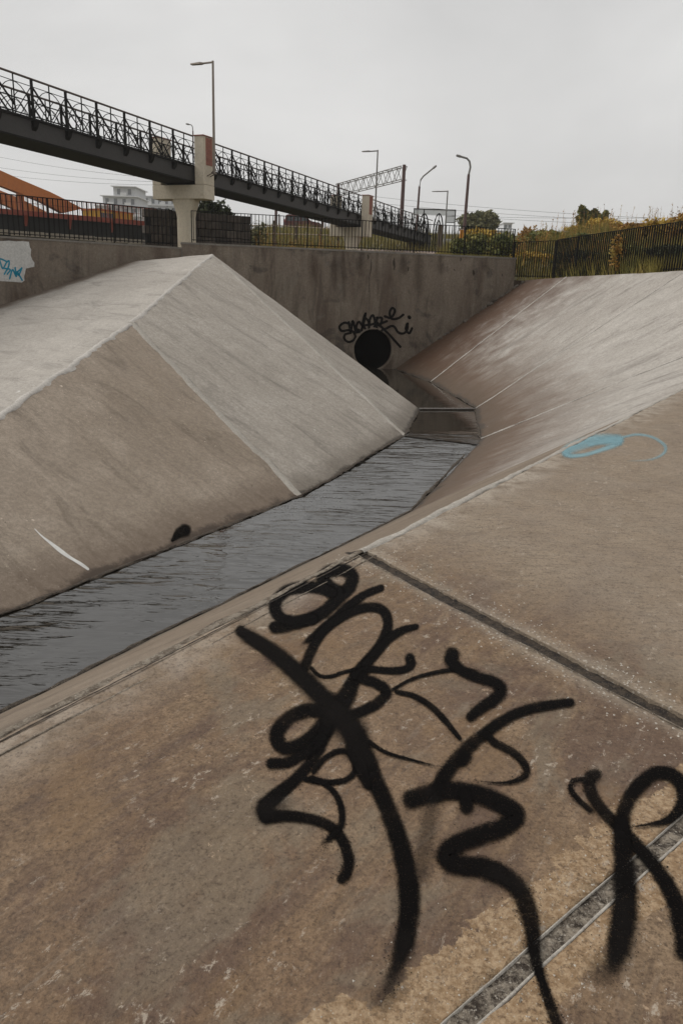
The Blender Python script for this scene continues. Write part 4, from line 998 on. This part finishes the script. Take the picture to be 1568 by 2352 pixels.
# guard rail on the right hand slope
ga_, gb_ = aty(1288, 531, 52), aty(1392, 528, 50); gr_ = tag(empty('guard_rail', (ga_.x, ga_.y, gz(ga_.x, ga_.y)), math.atan2(gb_.y - ga_.y, gb_.x - ga_.x)), 'pale grey guard rail half hidden in the golden weeds', 'guard rail')
gl = (gb_ - ga_).length; gzz = ga_.z - gr_.location.z
MB().add([V(x, y, gzz + z) for x in (0, gl) for y, z in ((0, .0), (-.06, -.07), (0, -.14), (-.06, -.21), (0, -.28), (.03, -.28), (.03, 0))], [(i, (i + 1) % 7, 7 + (i + 1) % 7, 7 + i) for i in range(7)] + [tuple(range(7)), tuple(range(7, 14))]).obj('beam', M['lamp_grey'], gr_)
for x in (.3, gl / 2, gl - .3): MB().box(x - .06, x + .06, .031, .12, -.5, gzz - .02).obj('post', M['lamp_grey'], gr_)

# ------------------------------------------------------------------ vegetation
def leaves(mb, c, rx, ry, rz_, n, size, rnd, seed, hollow=.35, flat=False):
    k = 0; tries = 0
    while k < n and tries < n * 6:
        tries += 1
        d = V(rnd.gauss(0, 1), rnd.gauss(0, 1), rnd.gauss(0, 1)).normalized(); r = (hollow + (1 - hollow) * rnd.random() ** .6)
        lump = 1 + .38 * mnoise.noise(d * 2.1 + V(seed, 0, 0)) + .22 * mnoise.noise(d * 5 + V(0, seed, 0))
        p = V(d.x * rx, d.y * ry, d.z * rz_) * r * lump
        if mnoise.noise(V(p.x / rx * 2.3, p.y / ry * 2.3, p.z / rz_ * 2.3) + V(seed, seed, 0)) < -.18: continue
        p = c + p; s = size * rnd.uniform(.7, 1.7)
        a = V(rnd.gauss(0, 1), rnd.gauss(0, 1), rnd.gauss(0, .6)).normalized(); b = a.cross(V(rnd.gauss(0, 1), rnd.gauss(0, 1), rnd.gauss(0, 1))).normalized()
        mb.add([p - a * s, p + b * s * .5, p + a * s, p - b * s * .5], [(0, 1, 2, 3)]); k += 1
def bush(name, label, c, rx, ry, rz_, n, size, mat, seed, cat='bush', trunk=True, group=None, core=True, pointed=False):
    rnd = random.Random(seed); root = tag(empty(name, tuple(c)), label, cat, group); mb = MB()
    lobes = [(V(0, 0, rz_ * .95), 1.0, .5)]
    if pointed: lobes = [(V(rx * rnd.uniform(-.22, .22), 0, rz_ * (.25 + .2 * i)), (1.0 - .095 * i) * rnd.uniform(.75, 1.15), .11) for i in range(9)]
    for i in range(7 if not pointed else 0):
        a = rnd.random() * 6.28; q = V(math.cos(a) * rx * rnd.uniform(.35, .75), math.sin(a) * ry * rnd.uniform(.3, .7), rz_ * rnd.uniform(.35, 1.45)); lobes.append((q, rnd.uniform(.35, .6), .09))
    for q, k, fr in lobes: leaves(mb, q, rx * k, ry * k, rz_ * (k if not pointed else .22), int(n * fr), size, rnd, seed + k * 10)
    mb.obj('crown', mat, root, fix=False)
    tb = MB(); tb.tube([V(0, 0, -.25), V(.02 * rx, 0, rz_ * .5), V(-.04 * rx, 0, rz_ * 1.1)], [rx * .07, rx * .05, rx * .02], 6)
    for q, k, fr in lobes[1:]: tb.tube([V(0, 0, rz_ * .25), q * .55, q], [rx * .035, rx * .025, rx * .008], 5)
    tb.obj('trunk', M['bark'], root); return root
def veg(name, label, px, py, Y, wpx, hpx, mat, n=1600, size=.1, seed=1, cat='bush', group=None):
    n = int(n * 1.5)
    """px, py = middle of the crown's top edge in the picture"""
    t = aty(px, py, Y); b0 = gpt(px, Y); m_ = wpx * Y * .95 / FPX / 2; h = max(t.z - b0.z, hpx * Y * .95 / FPX * .5)
    return bush(name, label, b0, m_, m_, h / 2.15, n, size, mat, seed, cat, group=group, pointed='three dark trees' in label and cat == 'tree')
veg('tree', 'dark green tree rising behind the stone block wall', 480, 442, 46, 104, 50, M['leaf_dark'], 7000, .12, 11, 'tree')
veg('tree', 'round grey green bushy tree behind the red brown lamp', 1092, 480, 92, 84, 48, M['leaf_pale'], 3600, .2, 12, 'tree')
veg('tree', 'tallest of the three dark trees above the golden weeds', 1329, 468, 75, 66, 50, M['leaf_green'], 1900, .2, 13, 'tree')
veg('tree', 'middle of the three dark trees above the golden weeds', 1354, 476, 76, 48, 42, M['leaf_green'], 1200, .2, 14, 'tree')
veg('tree', 'smallest and rightmost of the three dark trees', 1375, 479, 78, 40, 40, M['leaf_green'], 1000, .18, 15, 'tree')
veg('shrub', 'thin shrub right of the stone block wall end', 592, 492, 46, 46, 30, M['leaf_pale'], 420, .07, 16, 'shrub')
veg('shrub', 'dark shrub left of the first cream pier', 388, 462, 42, 36, 40, M['leaf_dark'], 700, .08, 17, 'shrub')
veg('bush', 'dark green bush pressing against the fence near the wall end', 1150, 528, 38, 62, 50, M['leaf_green'], 1800, .07, 18)
veg('bush', 'green and rust bush behind the wall fence right of the grey lamp', 1085, 528, 44, 70, 40, M['leaf_green'], 1500, .08, 19)
veg('bush', 'golden bush below the round tree', 1100, 515, 60, 90, 35, M['leaf_gold'], 1700, .1, 20)
veg('bush', 'green bush behind the wall fence by the hoop gates', 1050, 540, 40, 40, 40, M['leaf_green'], 900, .07, 21)
veg('bush', 'low olive bush left of the guard rail', 1240, 522, 46, 90, 40, M['leaf_green'], 1700, .1, 22)
veg('bush', 'rusty bush over the corner of the right fence', 1210, 515, 50, 60, 40, M['leaf_rust'], 1300, .1, 23)
veg('bush', 'dark bush right of the guard rail above the fence', 1330, 533, 40, 70, 30, M['leaf_green'], 1300, .08, 24)
veg('bush', 'bright golden bush in front of the three dark trees', 1378, 497, 56, 78, 40, M['leaf_gold'], 2200, .1, 25)
veg('bush', 'pale golden bush left of the three dark trees', 1315, 511, 58, 70, 40, M['leaf_gold'], 1700, .1, 26)
veg('bush', 'rusty bush above the middle of the right fence', 1440, 508, 44, 80, 40, M['leaf_rust'], 1700, .09, 27)
veg('bush', 'olive bush above the right fence near the picture edge', 1500, 497, 40, 80, 40, M['leaf_gold'], 1700, .08, 28)
veg('bush', 'rusty bush at the right picture edge above the fence', 1556, 483, 36, 70, 40, M['leaf_rust'], 1700, .08, 29)
veg('bush', 'dark thicket behind the near end of the right fence', 1540, 560, 29, 110, 40, M['leaf_dark'], 1900, .06, 30)
veg('bush', 'dark thicket behind the far end of the right fence', 1330, 570, 33, 110, 40, M['leaf_dark'], 1900, .06, 31)
veg('bush', 'olive thicket behind the middle of the right fence', 1440, 558, 31, 90, 40, M['leaf_green'], 1900, .06, 32)
veg('bush', 'golden thicket behind the short fence piece', 1222, 590, 36, 80, 40, M['leaf_gold'], 1200, .06, 33)
def climber(label, px, py, Y, w, h, seed):
    rnd = random.Random(seed); c = aty(px, py, Y); root = tag(empty('climbing_plant', tuple(c)), label, 'climber'); mb = MB(); leaves(mb, V(0, 0, h / 2), w, .12, h / 2, 420, .045, rnd, seed, 0); mb.obj('foliage', M['leaf_rust'], root, fix=False)
    MB().tube([V(0, 0, -.1), V(.05, .02, h * .4), V(-.04, 0, h * .9)], [.02, .015, .006], 5).obj('stem', M['bark'], root)
climber('rusty climber hanging on the right fence between two panels', 1412, 625, 25.6, .28, 1.2, 61)
# grass and weeds nobody could count
gm = MB(); rg = random.Random(21)
def blade(p, h, w, lean):
    a = rg.random() * 6.28; e = V(math.cos(a), math.sin(a), 0); b = V(math.cos(a * 1.7), math.sin(a * 1.7), 0) * lean * h
    gm.add([p - e * w, p + e * w, p + b + V(0, 0, h)], [(0, 1, 2)])
for i in range(52000):
    if i % 2:
        px = rg.uniform(570, 1200); Y = 32.5 + (rg.random() ** 2) * 60
    else:
        px = rg.uniform(1190, 1640); Y = 23.5 + (rg.random() ** 1.6) * 45
    p = aty(px, 600, Y); h_ = bvh.ray_cast(V(p.x, p.y, 200), V(0, 0, -1))
    if h_[0] is None: continue
    p = h_[0]; k = mnoise.noise(V(p.x * .35, p.y * .35, 0))
    q = p - aty(px, 600, 36); 
    if 790 < px < 1000 and Y < 60 and rg.random() < .97: continue
    blade(p - V(0, 0, .03), rg.uniform(.15, .5) * (1 + .8 * k) * (.55 if px < 1190 and Y < 50 else 1 + Y / 120), .010 + Y * .00025, rg.uniform(0, .6))
tag(gm.obj('grass', M['grass'], None, fix=False), 'yellowing grass and weeds covering the slope behind the fences', 'grass', kind='stuff')
wm = MB(); rw_ = random.Random(8)
for i in range(330):
    px = rw_.uniform(1180, 1640) if i % 4 else rw_.uniform(580, 780); Y = rw_.uniform(30, 52); p = aty(px, 600, Y); z = gz(p.x, p.y); h = rw_.uniform(.5, 1.7) * (1 if px > 900 else .6); p = V(p.x, p.y, z - .05)
    t_ = p + V(rw_.uniform(-.2, .2), 0, h); wm.tube([p, p.lerp(t_, .5) + V(.03, 0, 0), t_], [.012, .009, .004], 3)
    for k in range(int(h * 13)):
        q = p.lerp(t_, rw_.uniform(.25, 1)); a = V(rw_.gauss(0, 1), rw_.gauss(0, 1), rw_.gauss(.3, .5)).normalized() * rw_.uniform(.05, .15); b = a.cross(V(0, 0, 1)).normalized() * .025
        wm.add([q, q + a * .5 + b, q + a, q + a * .5 - b], [(0, 1, 2, 3)])
tag(wm.obj('tall_weeds', M['leaf_rust'], None, fix=False), 'tall dry weed stalks standing out of the grass on the slope', 'weeds', kind='stuff')

# ------------------------------------------------------------------ sprayed paint
def spray_mat(name, c, soft=.5, dens=1.0, rough=.55):
    t = NT(name); uv = t.tc('UV'); s = t.n.new('ShaderNodeSeparateXYZ'); t.l.new(uv, s.inputs[0])
    u = s.outputs[0]; v = s.outputs[1]; r = t.math('SQRT', t.math('ADD', t.math('MULTIPLY', u, u), t.math('MULTIPLY', v, v)))
    P = t.pos(); n = t.noise(P, 190, 3, .8); n2 = t.noise(P, 14, 4, .6); n3 = t.noise(P, 70, 4, .75)
    e = t.math('ADD', r, t.math('MULTIPLY', t.math('SUBTRACT', n, .5), .95 * soft)); e = t.math('ADD', e, t.math('MULTIPLY', t.math('SUBTRACT', n2, .5), .28))
    a = t.ramp(e, .86 + .1 * soft, .80 - .55 * soft, 0, dens)
    a = t.math('MULTIPLY', a, t.ramp(n3, .68, .58, .5, 1)); a = t.math('MULTIPLY', a, t.ramp(t.noise(P, 210, 2, .6), .70, .60, .35, 1)); a = t.math('MULTIPLY', a, t.ramp(t.noise(P, 4.5, 3, .6), .34, .5, .88, 1))
    colr = t.mix(n2, tuple(x * .8 for x in c), tuple(min(1, x * 1.25) for x in c)); t.put(t.b.inputs['Base Color'], colr); t.b.inputs['Roughness'].default_value = .85; t.b.inputs['Specular IOR Level'].default_value = .06
    t.l.new(t.bump(n3, .4, .003), t.b.inputs['Normal'])
    tp_ = t.n.new('ShaderNodeBsdfTransparent'); mx_ = t.n.new('ShaderNodeMixShader'); t.l.new(a, mx_.inputs[0]); t.l.new(tp_.outputs[0], mx_.inputs[1]); t.l.new(t.b.outputs[0], mx_.inputs[2]); t.l.new(mx_.outputs[0], t.o.inputs[0])
    return t.m
M['spray'] = spray_mat('black_spray_paint', (.0035, .0028, .0026), .6)
M['spray_soft'] = spray_mat('thin_black_overspray', (.014, .012, .011), 1.3, .42)
M['spray_wall'] = spray_mat('black_wall_spray', (.007, .0065, .0065), .2)
M['spray_blue'] = spray_mat('pale_blue_spray', (.25, .40, .44), 1.25, .8)
M['spray_blue_soft'] = spray_mat('thin_pale_blue_spray', (.25, .42, .47), 1.0, .5)
M['spray_teal'] = spray_mat('teal_spray', (.02, .22, .32), .15)
M['spray_white'] = spray_mat('white_paint_drip', (.68, .67, .64), .2)
def crspline(pts, sub=8):
    out = []; P = [Vector(p) for p in pts]; P = [P[0] * 2 - P[1]] + P + [P[-1] * 2 - P[-2]]
    for i in range(1, len(P) - 2):
        a, b, c, d = P[i - 1:i + 3]
        for k in range(sub):
            t = k / sub; out.append(.5 * (2 * b + (c - a) * t + (2 * a - 5 * b + 4 * c - d) * t * t + (3 * b - a - 3 * c + d) * t ** 3))
    out.append(P[-2]); return out
def stroke(parent, pts, hit, mat, lift, grow=1.5, name='spray_stroke', fade=0):
    """pts: (x, y, width) in 1568 x 2352 picture units; hit(x, y, lift) puts them on the painted surface"""
    sp = crspline([(p[0], p[1], p[2]) for p in pts]); n = len(sp); rows_ = []
    def row(c, d, w, vv): 
        e = V(-d.y, d.x, 0); rows_.append([(c + e * (w * u), (u * 1.0, vv)) for u in (-1, -.5, 0, .5, 1)])
    ds = []
    for i in range(n):
        d = sp[min(n - 1, i + 1)] - sp[max(0, i - 1)]; d.z = 0; ds.append(d.normalized() if d.length > 1e-6 else V(1, 0, 0))
    for k in (1, .66, .33): row(sp[0] - ds[0] * (sp[0].z * .5 * grow * k), ds[0], sp[0].z * .5 * grow, k)
    fd = lambda t: 0 if not fade else .8 * max(0, (t - (1 - fade)) / fade) ** 1.3
    for i in range(n): row(sp[i], ds[i], sp[i].z * .5 * grow, fd(i / (n - 1)))
    for k in (.33, .66, 1) if not fade else (.9, 1.1, 1.3): row(sp[-1] + ds[-1] * (sp[-1].z * .5 * grow * k), ds[-1], sp[-1].z * .5 * grow, k)
    vs = []; uvs = []
    for r in rows_:
        for c, q in r: vs.append(hit(c.x, c.y, lift) - parent.location); uvs.append(q)
    fs = [(i * 5 + k, i * 5 + k + 1, i * 5 + k + 6, i * 5 + k + 5) for i in range(len(rows_) - 1) for k in range(4)]
    return MB().add(vs, fs, uvs).obj(name, mat, parent, True, fix=False)
def hit_terrace(x, y, l):
    p = onz(x, y, 1.9)
    for k in range(2): p = onz(x, y, 1.9 + disp(V(p.x, p.y, 1.9), .45) + .0022 + l)
    return p
def cropB(pts): return [((900 + x / 1.12) / 1.7143, (2100 + y / 1.12) / 1.7143, w / 1.12 / 1.7143) for x, y, w in pts]
def cropC(pts): return [((1344 + x / 1.1667) / 1.7143, (2800 + y / 1.1667) / 1.7143, w / 1.1667 / 1.7143) for x, y, w in pts]
def cw(w, *ps): return [(x, y, w) for x, y in ps]
sB = [
 cw(54, (205, 415), (265, 405), (345, 382), (420, 345), (480, 290), (530, 240), (545, 195), (515, 165), (465, 162), (425, 178), (415, 205), (450, 240), (480, 255)),
 cw(50, (455, 262), (400, 242), (330, 238), (260, 250), (215, 290), (205, 335), (235, 375), (300, 388), (370, 378)),
 [(670, 242, 30), (610, 265, 34), (540, 312, 40), (460, 385, 44), (390, 445, 40), (322, 490, 26)],
 cw(42, (335, 590), (360, 525), (410, 440), (480, 380), (560, 340), (630, 325), (680, 340), (700, 385), (695, 435), (665, 495), (610, 560), (570, 605)) + [(545, 660, 60), (510, 730, 80), (460, 800, 80), (420, 890, 64), (380, 980, 52), (320, 1060, 50), (250, 1125, 56), (185, 1180, 66), (160, 1215, 76), (165, 1240, 66)],
 cw(16, (365, 595), (400, 628), (450, 632), (500, 615), (560, 600)),
 [(825, 412, 26), (770, 426, 34), (710, 462, 40), (660, 515, 42), (605, 580, 44)],
 [(798, 550, 40), (803, 580, 38), (770, 602, 34), (700, 606, 32), (620, 600, 34), (560, 625, 50)],
 [(52, 430, 44), (110, 468, 58), (190, 520, 66), (265, 580, 70), (340, 650, 74), (420, 730, 80), (500, 810, 90), (560, 900, 96), (600, 990, 84), (640, 1080, 72), (690, 1190, 72), (735, 1310, 74), (770, 1430, 80), (790, 1540, 86), (795, 1660, 88), (775, 1790, 86), (740, 1900, 80), (700, 2000, 70)],
 cw(46, (590, 640), (650, 662), (695, 700), (655, 748), (585, 785), (510, 815)),
 cw(60, (430, 790), (350, 780), (275, 808), (222, 860), (212, 910), (245, 945), (300, 940), (355, 905), (400, 860), (450, 800)),
 [(190, 1015, 46), (255, 1012, 44), (330, 975, 44), (395, 920, 50), (430, 860, 50)],
 cw(24, (375, 1050), (420, 995), (480, 962), (530, 966), (556, 1005), (552, 1055), (515, 1088), (450, 1098), (380, 1092), (340, 1085)),
 [(545, 950, 60), (585, 1040, 60), (612, 1112, 36)],
 [(165, 1250, 62), (245, 1246, 50), (330, 1254, 46), (405, 1272, 44), (465, 1306, 46), (505, 1365, 46), (528, 1435, 48), (520, 1495, 46), (497, 1524, 40)],
 [(365, 1080, 24), (425, 1105, 26), (470, 1150, 26), (497, 1215, 26), (495, 1285, 28), (455, 1335, 30), (402, 1375, 26)],
 [(722, 690, 12), (800, 646, 14), (890, 618, 16), (990, 602, 18), (1105, 604, 14)],
 [(740, 700, 18), (815, 716, 24), (890, 762, 26), (950, 822, 26), (990, 870, 22), (1018, 905, 18)],
 [(620, 920, 18), (690, 965, 15), (790, 995, 12), (925, 1030, 10)],
 [(985, 532, 60), (980, 560, 56), (1020, 600, 46), (1090, 632, 46), (1165, 655, 50), (1200, 690, 52), (1170, 732, 52), (1115, 768, 48), (1065, 808, 38)],
 [(1505, 745, 36), (1420, 756, 42), (1310, 778, 44), (1210, 825, 46), (1125, 885, 48), (1050, 950, 60), (1000, 1005, 62), (955, 1060, 64), (920, 1130, 64)],
 [(1135, 885, 34), (1170, 922, 34), (1240, 958, 34), (1295, 1005, 32), (1312, 1058, 30), (1270, 1090, 20), (1190, 1102, 12), (1085, 1090, 9)],
 [(1040, 985, 60), (1030, 1005, 50)],
]
sC = [
 [(320, 405, 80), (400, 380, 86), (520, 366, 84), (640, 388, 84), (750, 435, 84), (800, 482, 84), (750, 530, 84), (640, 568, 84), (530, 612, 86), (478, 665, 88), (540, 705, 92), (660, 722, 90), (760, 770, 84), (825, 840, 80), (860, 930, 80), (880, 1030, 66), (890, 1130, 52), (915, 1230, 42), (950, 1330, 46), (985, 1430, 50), (1010, 1500, 50)],
 [(1108, 312, 18), (1062, 322, 22), (1052, 358, 22), (1085, 405, 24), (1140, 455, 26)],
 [(1168, 292, 48), (1140, 305, 56), (1140, 355, 54), (1170, 420, 52), (1225, 485, 52), (1290, 550, 54), (1360, 622, 60), (1430, 705, 66), (1495, 800, 72), (1540, 895, 78), (1565, 1000, 84), (1580, 1100, 90)],
 [(1290, 560, 70), (1296, 460, 64), (1345, 365, 64), (1425, 292, 62), (1505, 288, 62), (1560, 335, 64), (1566, 420, 58), (1510, 495, 40), (1420, 520, 14), (1330, 532, 10)],
 [(1285, 520, 76), (1290, 640, 86), (1300, 770, 96), (1300, 890, 104), (1285, 1000, 108), (1262, 1110, 104), (1240, 1210, 96)],
 [(565, 380, 60), (575, 440, 60)],
]
gf = tag(empty('graffiti_tag', tuple(onz(1000, 1700, 1.9))), 'large black sprayed graffiti lettering across the near terrace slab', 'graffiti')
def halo(pts, k=1.5): return [(p[0], p[1], p[2] * k) for p in pts]
li = 0
for si, s in enumerate(sB):
    stroke(gf, cropB(s), hit_terrace, M['spray'], li * .00022, fade={7: .22, 2: .25, 9: 0, 14: .3, 17: .5, 15: .3, 20: .4}.get(si, 0)); li += 1
for si, s in enumerate(sC):
    stroke(gf, cropC(s), hit_terrace, M['spray'], li * .00022, fade={4: .35, 3: .12}.get(si, 0)); li += 1
for s in ([(900, 1180, 90), (880, 1290, 110), (860, 1400, 120), (850, 1500, 110)], [(60, 440, 90), (200, 535, 110), (340, 665, 120), (480, 810, 160), (600, 1000, 130)], [(160, 1225, 130), (230, 1190, 110)], [(460, 790, 180), (540, 840, 170)]):
    stroke(gf, cropB(s), hit_terrace, M['spray_soft'], li * .00022, 1.2, 'overspray'); li += 1
for s in ([(1300, 900, 150), (1270, 1110, 170), (1200, 1190, 190)], [(300, 1050, 120), (250, 1200, 130), (190, 1320, 130)], [(700, 740, 130), (820, 800, 120)]):
    stroke(gf, cropC(s), hit_terrace, M['spray_soft'], li * .00022, 1.2, 'overspray'); li += 1
dm = MB(); rd = random.Random(17)
for s, cv in [(x, cropB) for x in sB] + [(x, cropC) for x in sC]:
    for (x, y, w) in crspline(cv(s), 6):
        for k in range(5):
            a = rd.random() * 6.28; rr_ = w * (.5 + abs(rd.gauss(0, .28))); q = hit_terrace(x + rr_ * math.cos(a), y + rr_ * math.sin(a), .0001); r0 = rd.uniform(.0006, .0019) * (1.5 if rd.random() < .06 else 1)
            if (q - B0).dot(BN) ** 2 < (GW_B + .003) ** 2: continue
            dm.add([q - gf.location + V(r0 * math.cos(t_), r0 * math.sin(t_), 0) for t_ in (0, 1.05, 2.1, 3.14, 4.2, 5.24)], [(0, 1, 2, 3, 4, 5)])
M['droplet'] = paint('black_paint_droplet', (.006, .005, .0045), .8, spec=.1)
tag(dm.obj('paint_droplets', M['droplet'], gf, fix=False), kind='stuff')
# pale blue ring near the terrace edge
bz = tag(empty('graffiti_tag', tuple(onz(1400, 1025, 1.9))), 'pale blue sprayed oval with a thin second loop near the terrace edge', 'graffiti')
def crD(pts): return [((1300 + x / 1.1297) / 1.7143, (1500 + y / 1.1297) / 1.7143, w / 1.1297 / 1.7143) for x, y, w in pts]
stroke(bz, crD([(1050, 322, 34), (1045, 308, 36), (1095, 280, 38), (1170, 256, 36), (1250, 254, 36), (1285, 264, 34), (1262, 284, 28), (1200, 308, 20), (1130, 328, 18), (1070, 333, 20), (1050, 325, 20)]), hit_terrace, M['spray_blue'], 0)
stroke(bz, crD([(1045, 318, 30), (1100, 296, 34), (1190, 268, 36), (1280, 262, 44)]), hit_terrace, M['spray_blue_soft'], .0012)
stroke(bz, crD([(1285, 262, 40), (1235, 264, 36), (1190, 272, 24), (1150, 284, 14)]), hit_terrace, M['spray_blue'], .0004)
stroke(bz, crD([(1300, 250, 12), (1360, 238, 12), (1420, 246, 12), (1465, 268, 14), (1490, 295, 16), (1478, 325, 14), (1420, 350, 12), (1320, 356, 10)]), hit_terrace, M['spray_blue_soft'], .0008, fade=.5)
# culvert tag on the wall
ct = tag(empty('graffiti_tag', tuple(wpt(CS, 2.0, .01))), 'thin black scrawled tag on the wall around the culvert mouth', 'graffiti')
def hit_wall(x, y, l): return onpl(x, y, WCORN + WNRM * (.006 + l), WNRM)
def crW(pts, w=10.5): return [((1100 + x / 1.568) / 1.7143, (1000 + y / 1.568) / 1.7143, w / 1.568 / 1.7143) for x, y in pts]
for i, s in enumerate(([(428, 428), (398, 424), (370, 448), (384, 474), (420, 470), (452, 478), (468, 508), (455, 532), (425, 542), (400, 522), (406, 496), (440, 486)],
          [(428, 420), (440, 478), (452, 412), (472, 482), (488, 466)], [(510, 442), (490, 418), (474, 448), (488, 482), (512, 452), (532, 366), (518, 402), (508, 470)],
          [(520, 442), (552, 430), (532, 396), (514, 430), (532, 466)], [(552, 462), (558, 402), (578, 378), (592, 428), (602, 462)], [(560, 436), (606, 424)], [(600, 392), (632, 396), (618, 440), (598, 420), (606, 392)],
          [(585, 446), (662, 414)], [(650, 384), (688, 392), (712, 352), (696, 332), (680, 360), (692, 398), (732, 396), (764, 374)],
          [(632, 470), (660, 458), (690, 444), (710, 450), (732, 482), (762, 490), (786, 470), (790, 426), (780, 462), (800, 488), (818, 458)], [(800, 388), (803, 392)], [(620, 440), (660, 480), (700, 522), (745, 572)])):
    stroke(ct, crW(s, 18 if len(s) == 2 and s[0][0] == 800 else 12.5), hit_wall, M['spray_wall'], i * .0006)
# white patch and teal scrawl on the wing wall
M['patch'] = concrete('white_wash_paint', (.50, .49, .46), (.58, .57, .54), (.66, .65, .62), streak=.15, pits=.3, flecks=.2)
def hit_lw(x, y, l=0): return onpl(x, y, WCORN + LNRM * (.008 + l), LNRM)
def c1(x, y): return (x / 1.742 / 1.7143, (200 + y / 1.742) / 1.7143)
wpch = tag(empty('painted_patch', tuple(hit_lw(*c1(60, 1440)))), 'white painted rectangle on the left wing wall with teal scrawl', 'painted patch'); po = Vector(wpch.location)
pol = [(-260, 1290), (-90, 1298), (20, 1303), (60, 1300), (110, 1306), (150, 1304), (198, 1308), (205, 1345), (214, 1362), (210, 1400), (222, 1432), (236, 1452), (236, 1480), (205, 1486), (178, 1492), (172, 1520), (166, 1545), (168, 1575), (150, 1588), (80, 1582), (0, 1578), (-90, 1570), (-260, 1555)]
vv = [hit_lw(*c1(*p)) for p in pol]; k = len(vv)
MB().add([p - po for p in vv] + [p - po - LNRM * .006 for p in vv], [tuple(range(k))] + [(i, (i + 1) % k, (i + 1) % k + k, i + k) for i in range(k)], [(p.x, p.z) for p in vv] * 2).obj('white_paint', M['patch'], wpch)
for i, s in enumerate(([(-90, 1400), (-50, 1435), (0, 1425), (46, 1444)], [(-90, 1480), (-60, 1440), (-40, 1500), (-70, 1520)], [(-10, 1410), (4, 1455), (20, 1492), (44, 1452), (62, 1440), (58, 1480), (30, 1530)], [(30, 1490), (70, 1500), (50, 1530)], [(66, 1562), (86, 1500), (112, 1548), (104, 1486)], [(112, 1522), (148, 1490)], [(150, 1488), (128, 1538), (118, 1512), (152, 1572)])):
    stroke(wpch, [(*c1(x, y), 9 / 1.742 / 1.7143) for x, y in s], lambda x, y, l: hit_lw(x, y, .003 + l), M['spray_teal'], i * .0006)
# marks on the front of the spur
nfr = nf.copy()
def hit_spur(x, y, l):
    p = onpl(x, y, T0, n1)
    for k in range(2): p = onpl(x, y, T0 + nfr * (disp(p) + .005 + l), n1)
    return p
mk = tag(empty('paint_mark', tuple(hit_spur(415, 1222, 0))), 'small black sprayed blot at the foot of the left bank', 'paint mark')
stroke(mk, [(424, 1218, 27), (411, 1225, 22), (402, 1234, 13), (396, 1241, 7)], hit_spur, M['spray'], 0)
mk = tag(empty('paint_mark', tuple(hit_spur(150, 1270, 0))), 'thin white paint drip running down the left bank', 'paint mark')
stroke(mk, [(80, 1215, 1.5), (97, 1232, 3), (120, 1250, 6), (140, 1266, 8), (160, 1280, 6), (185, 1295, 6), (202, 1307, 5)], hit_spur, M['spray_white'], 0)

# crack and moss drips on the culvert wall
M['spray_stain'] = spray_mat('dark_moss_stain', (.02, .015, .010), 1.1, .6)
M['spray_rust'] = spray_mat('brown_run_stain', (.05, .028, .016), 1.7, .3)
def cr3(pts): return [((1200 + x / 1.96) / 1.7143, (500 + y / 1.96) / 1.7143, w / 1.96 / 1.7143) for x, y, w in pts]
wx = [[(690, 1010, 6), (686, 1045, 20), (692, 1075, 14), (688, 1100, 5)], [(484, 985, 8), (490, 1005, 12), (482, 1020, 4)], [(512, 1020, 4), (510, 1090, 9), (498, 1150, 5), (494, 1190, 4), (497, 1280, 3)], [(1200, 1000, 5), (1203, 1022, 10), (1198, 1034, 4)], [(1298, 1108, 14), (1302, 1128, 18), (1300, 1142, 8)], [(1152, 1098, 10), (1156, 1108, 8)], [(1522, 1136, 9), (1524, 1148, 9)], [(800, 1080, 5), (796, 1105, 8)], [(590, 960, 3), (590, 1005, 3)]]
for i, q in enumerate(wx): stroke(rw, cr3(q), hit_wall, M['spray_stain'], .008 + i * .0005, 1.6, 'moss_stain')
for i, (x, l, w) in enumerate(((60, 240, 60), (230, 300, 50), (430, 200, 70), (760, 160, 60), (880, 330, 90), (1050, 150, 50), (300, 420, 40), (560, 330, 40), (1400, 120, 60))):
    y0 = 935 + 75 * x / 1568 + 14; stroke(rw, cr3([(x, y0, w * .5), (x - 3, y0 + l * .4, w), (x + 4, y0 + l * .8, w * .8), (x, y0 + l, w * .4)]), hit_wall, M['spray_rust'], .014 + i * .0005, 1.6, 'run_stain', .5)
# ------------------------------------------------------------------ haze: pale even air round everything
hz = bpy.data.materials.new('pale_haze'); hz.use_nodes = True; hn = hz.node_tree; hn.nodes.clear()
ho = hn.nodes.new('ShaderNodeOutputMaterial'); hv = hn.nodes.new('ShaderNodeVolumePrincipled'); hv.inputs['Color'].default_value = (.985, .985, .985, 1); hv.inputs['Density'].default_value = .0004; hv.inputs['Anisotropy'].default_value = .2
hn.links.new(hv.outputs[0], ho.inputs['Volume'])
tag(MB().box(-720, 720, -60, 760, -1.6, 60).obj('haze', hz, None), kind='stuff')
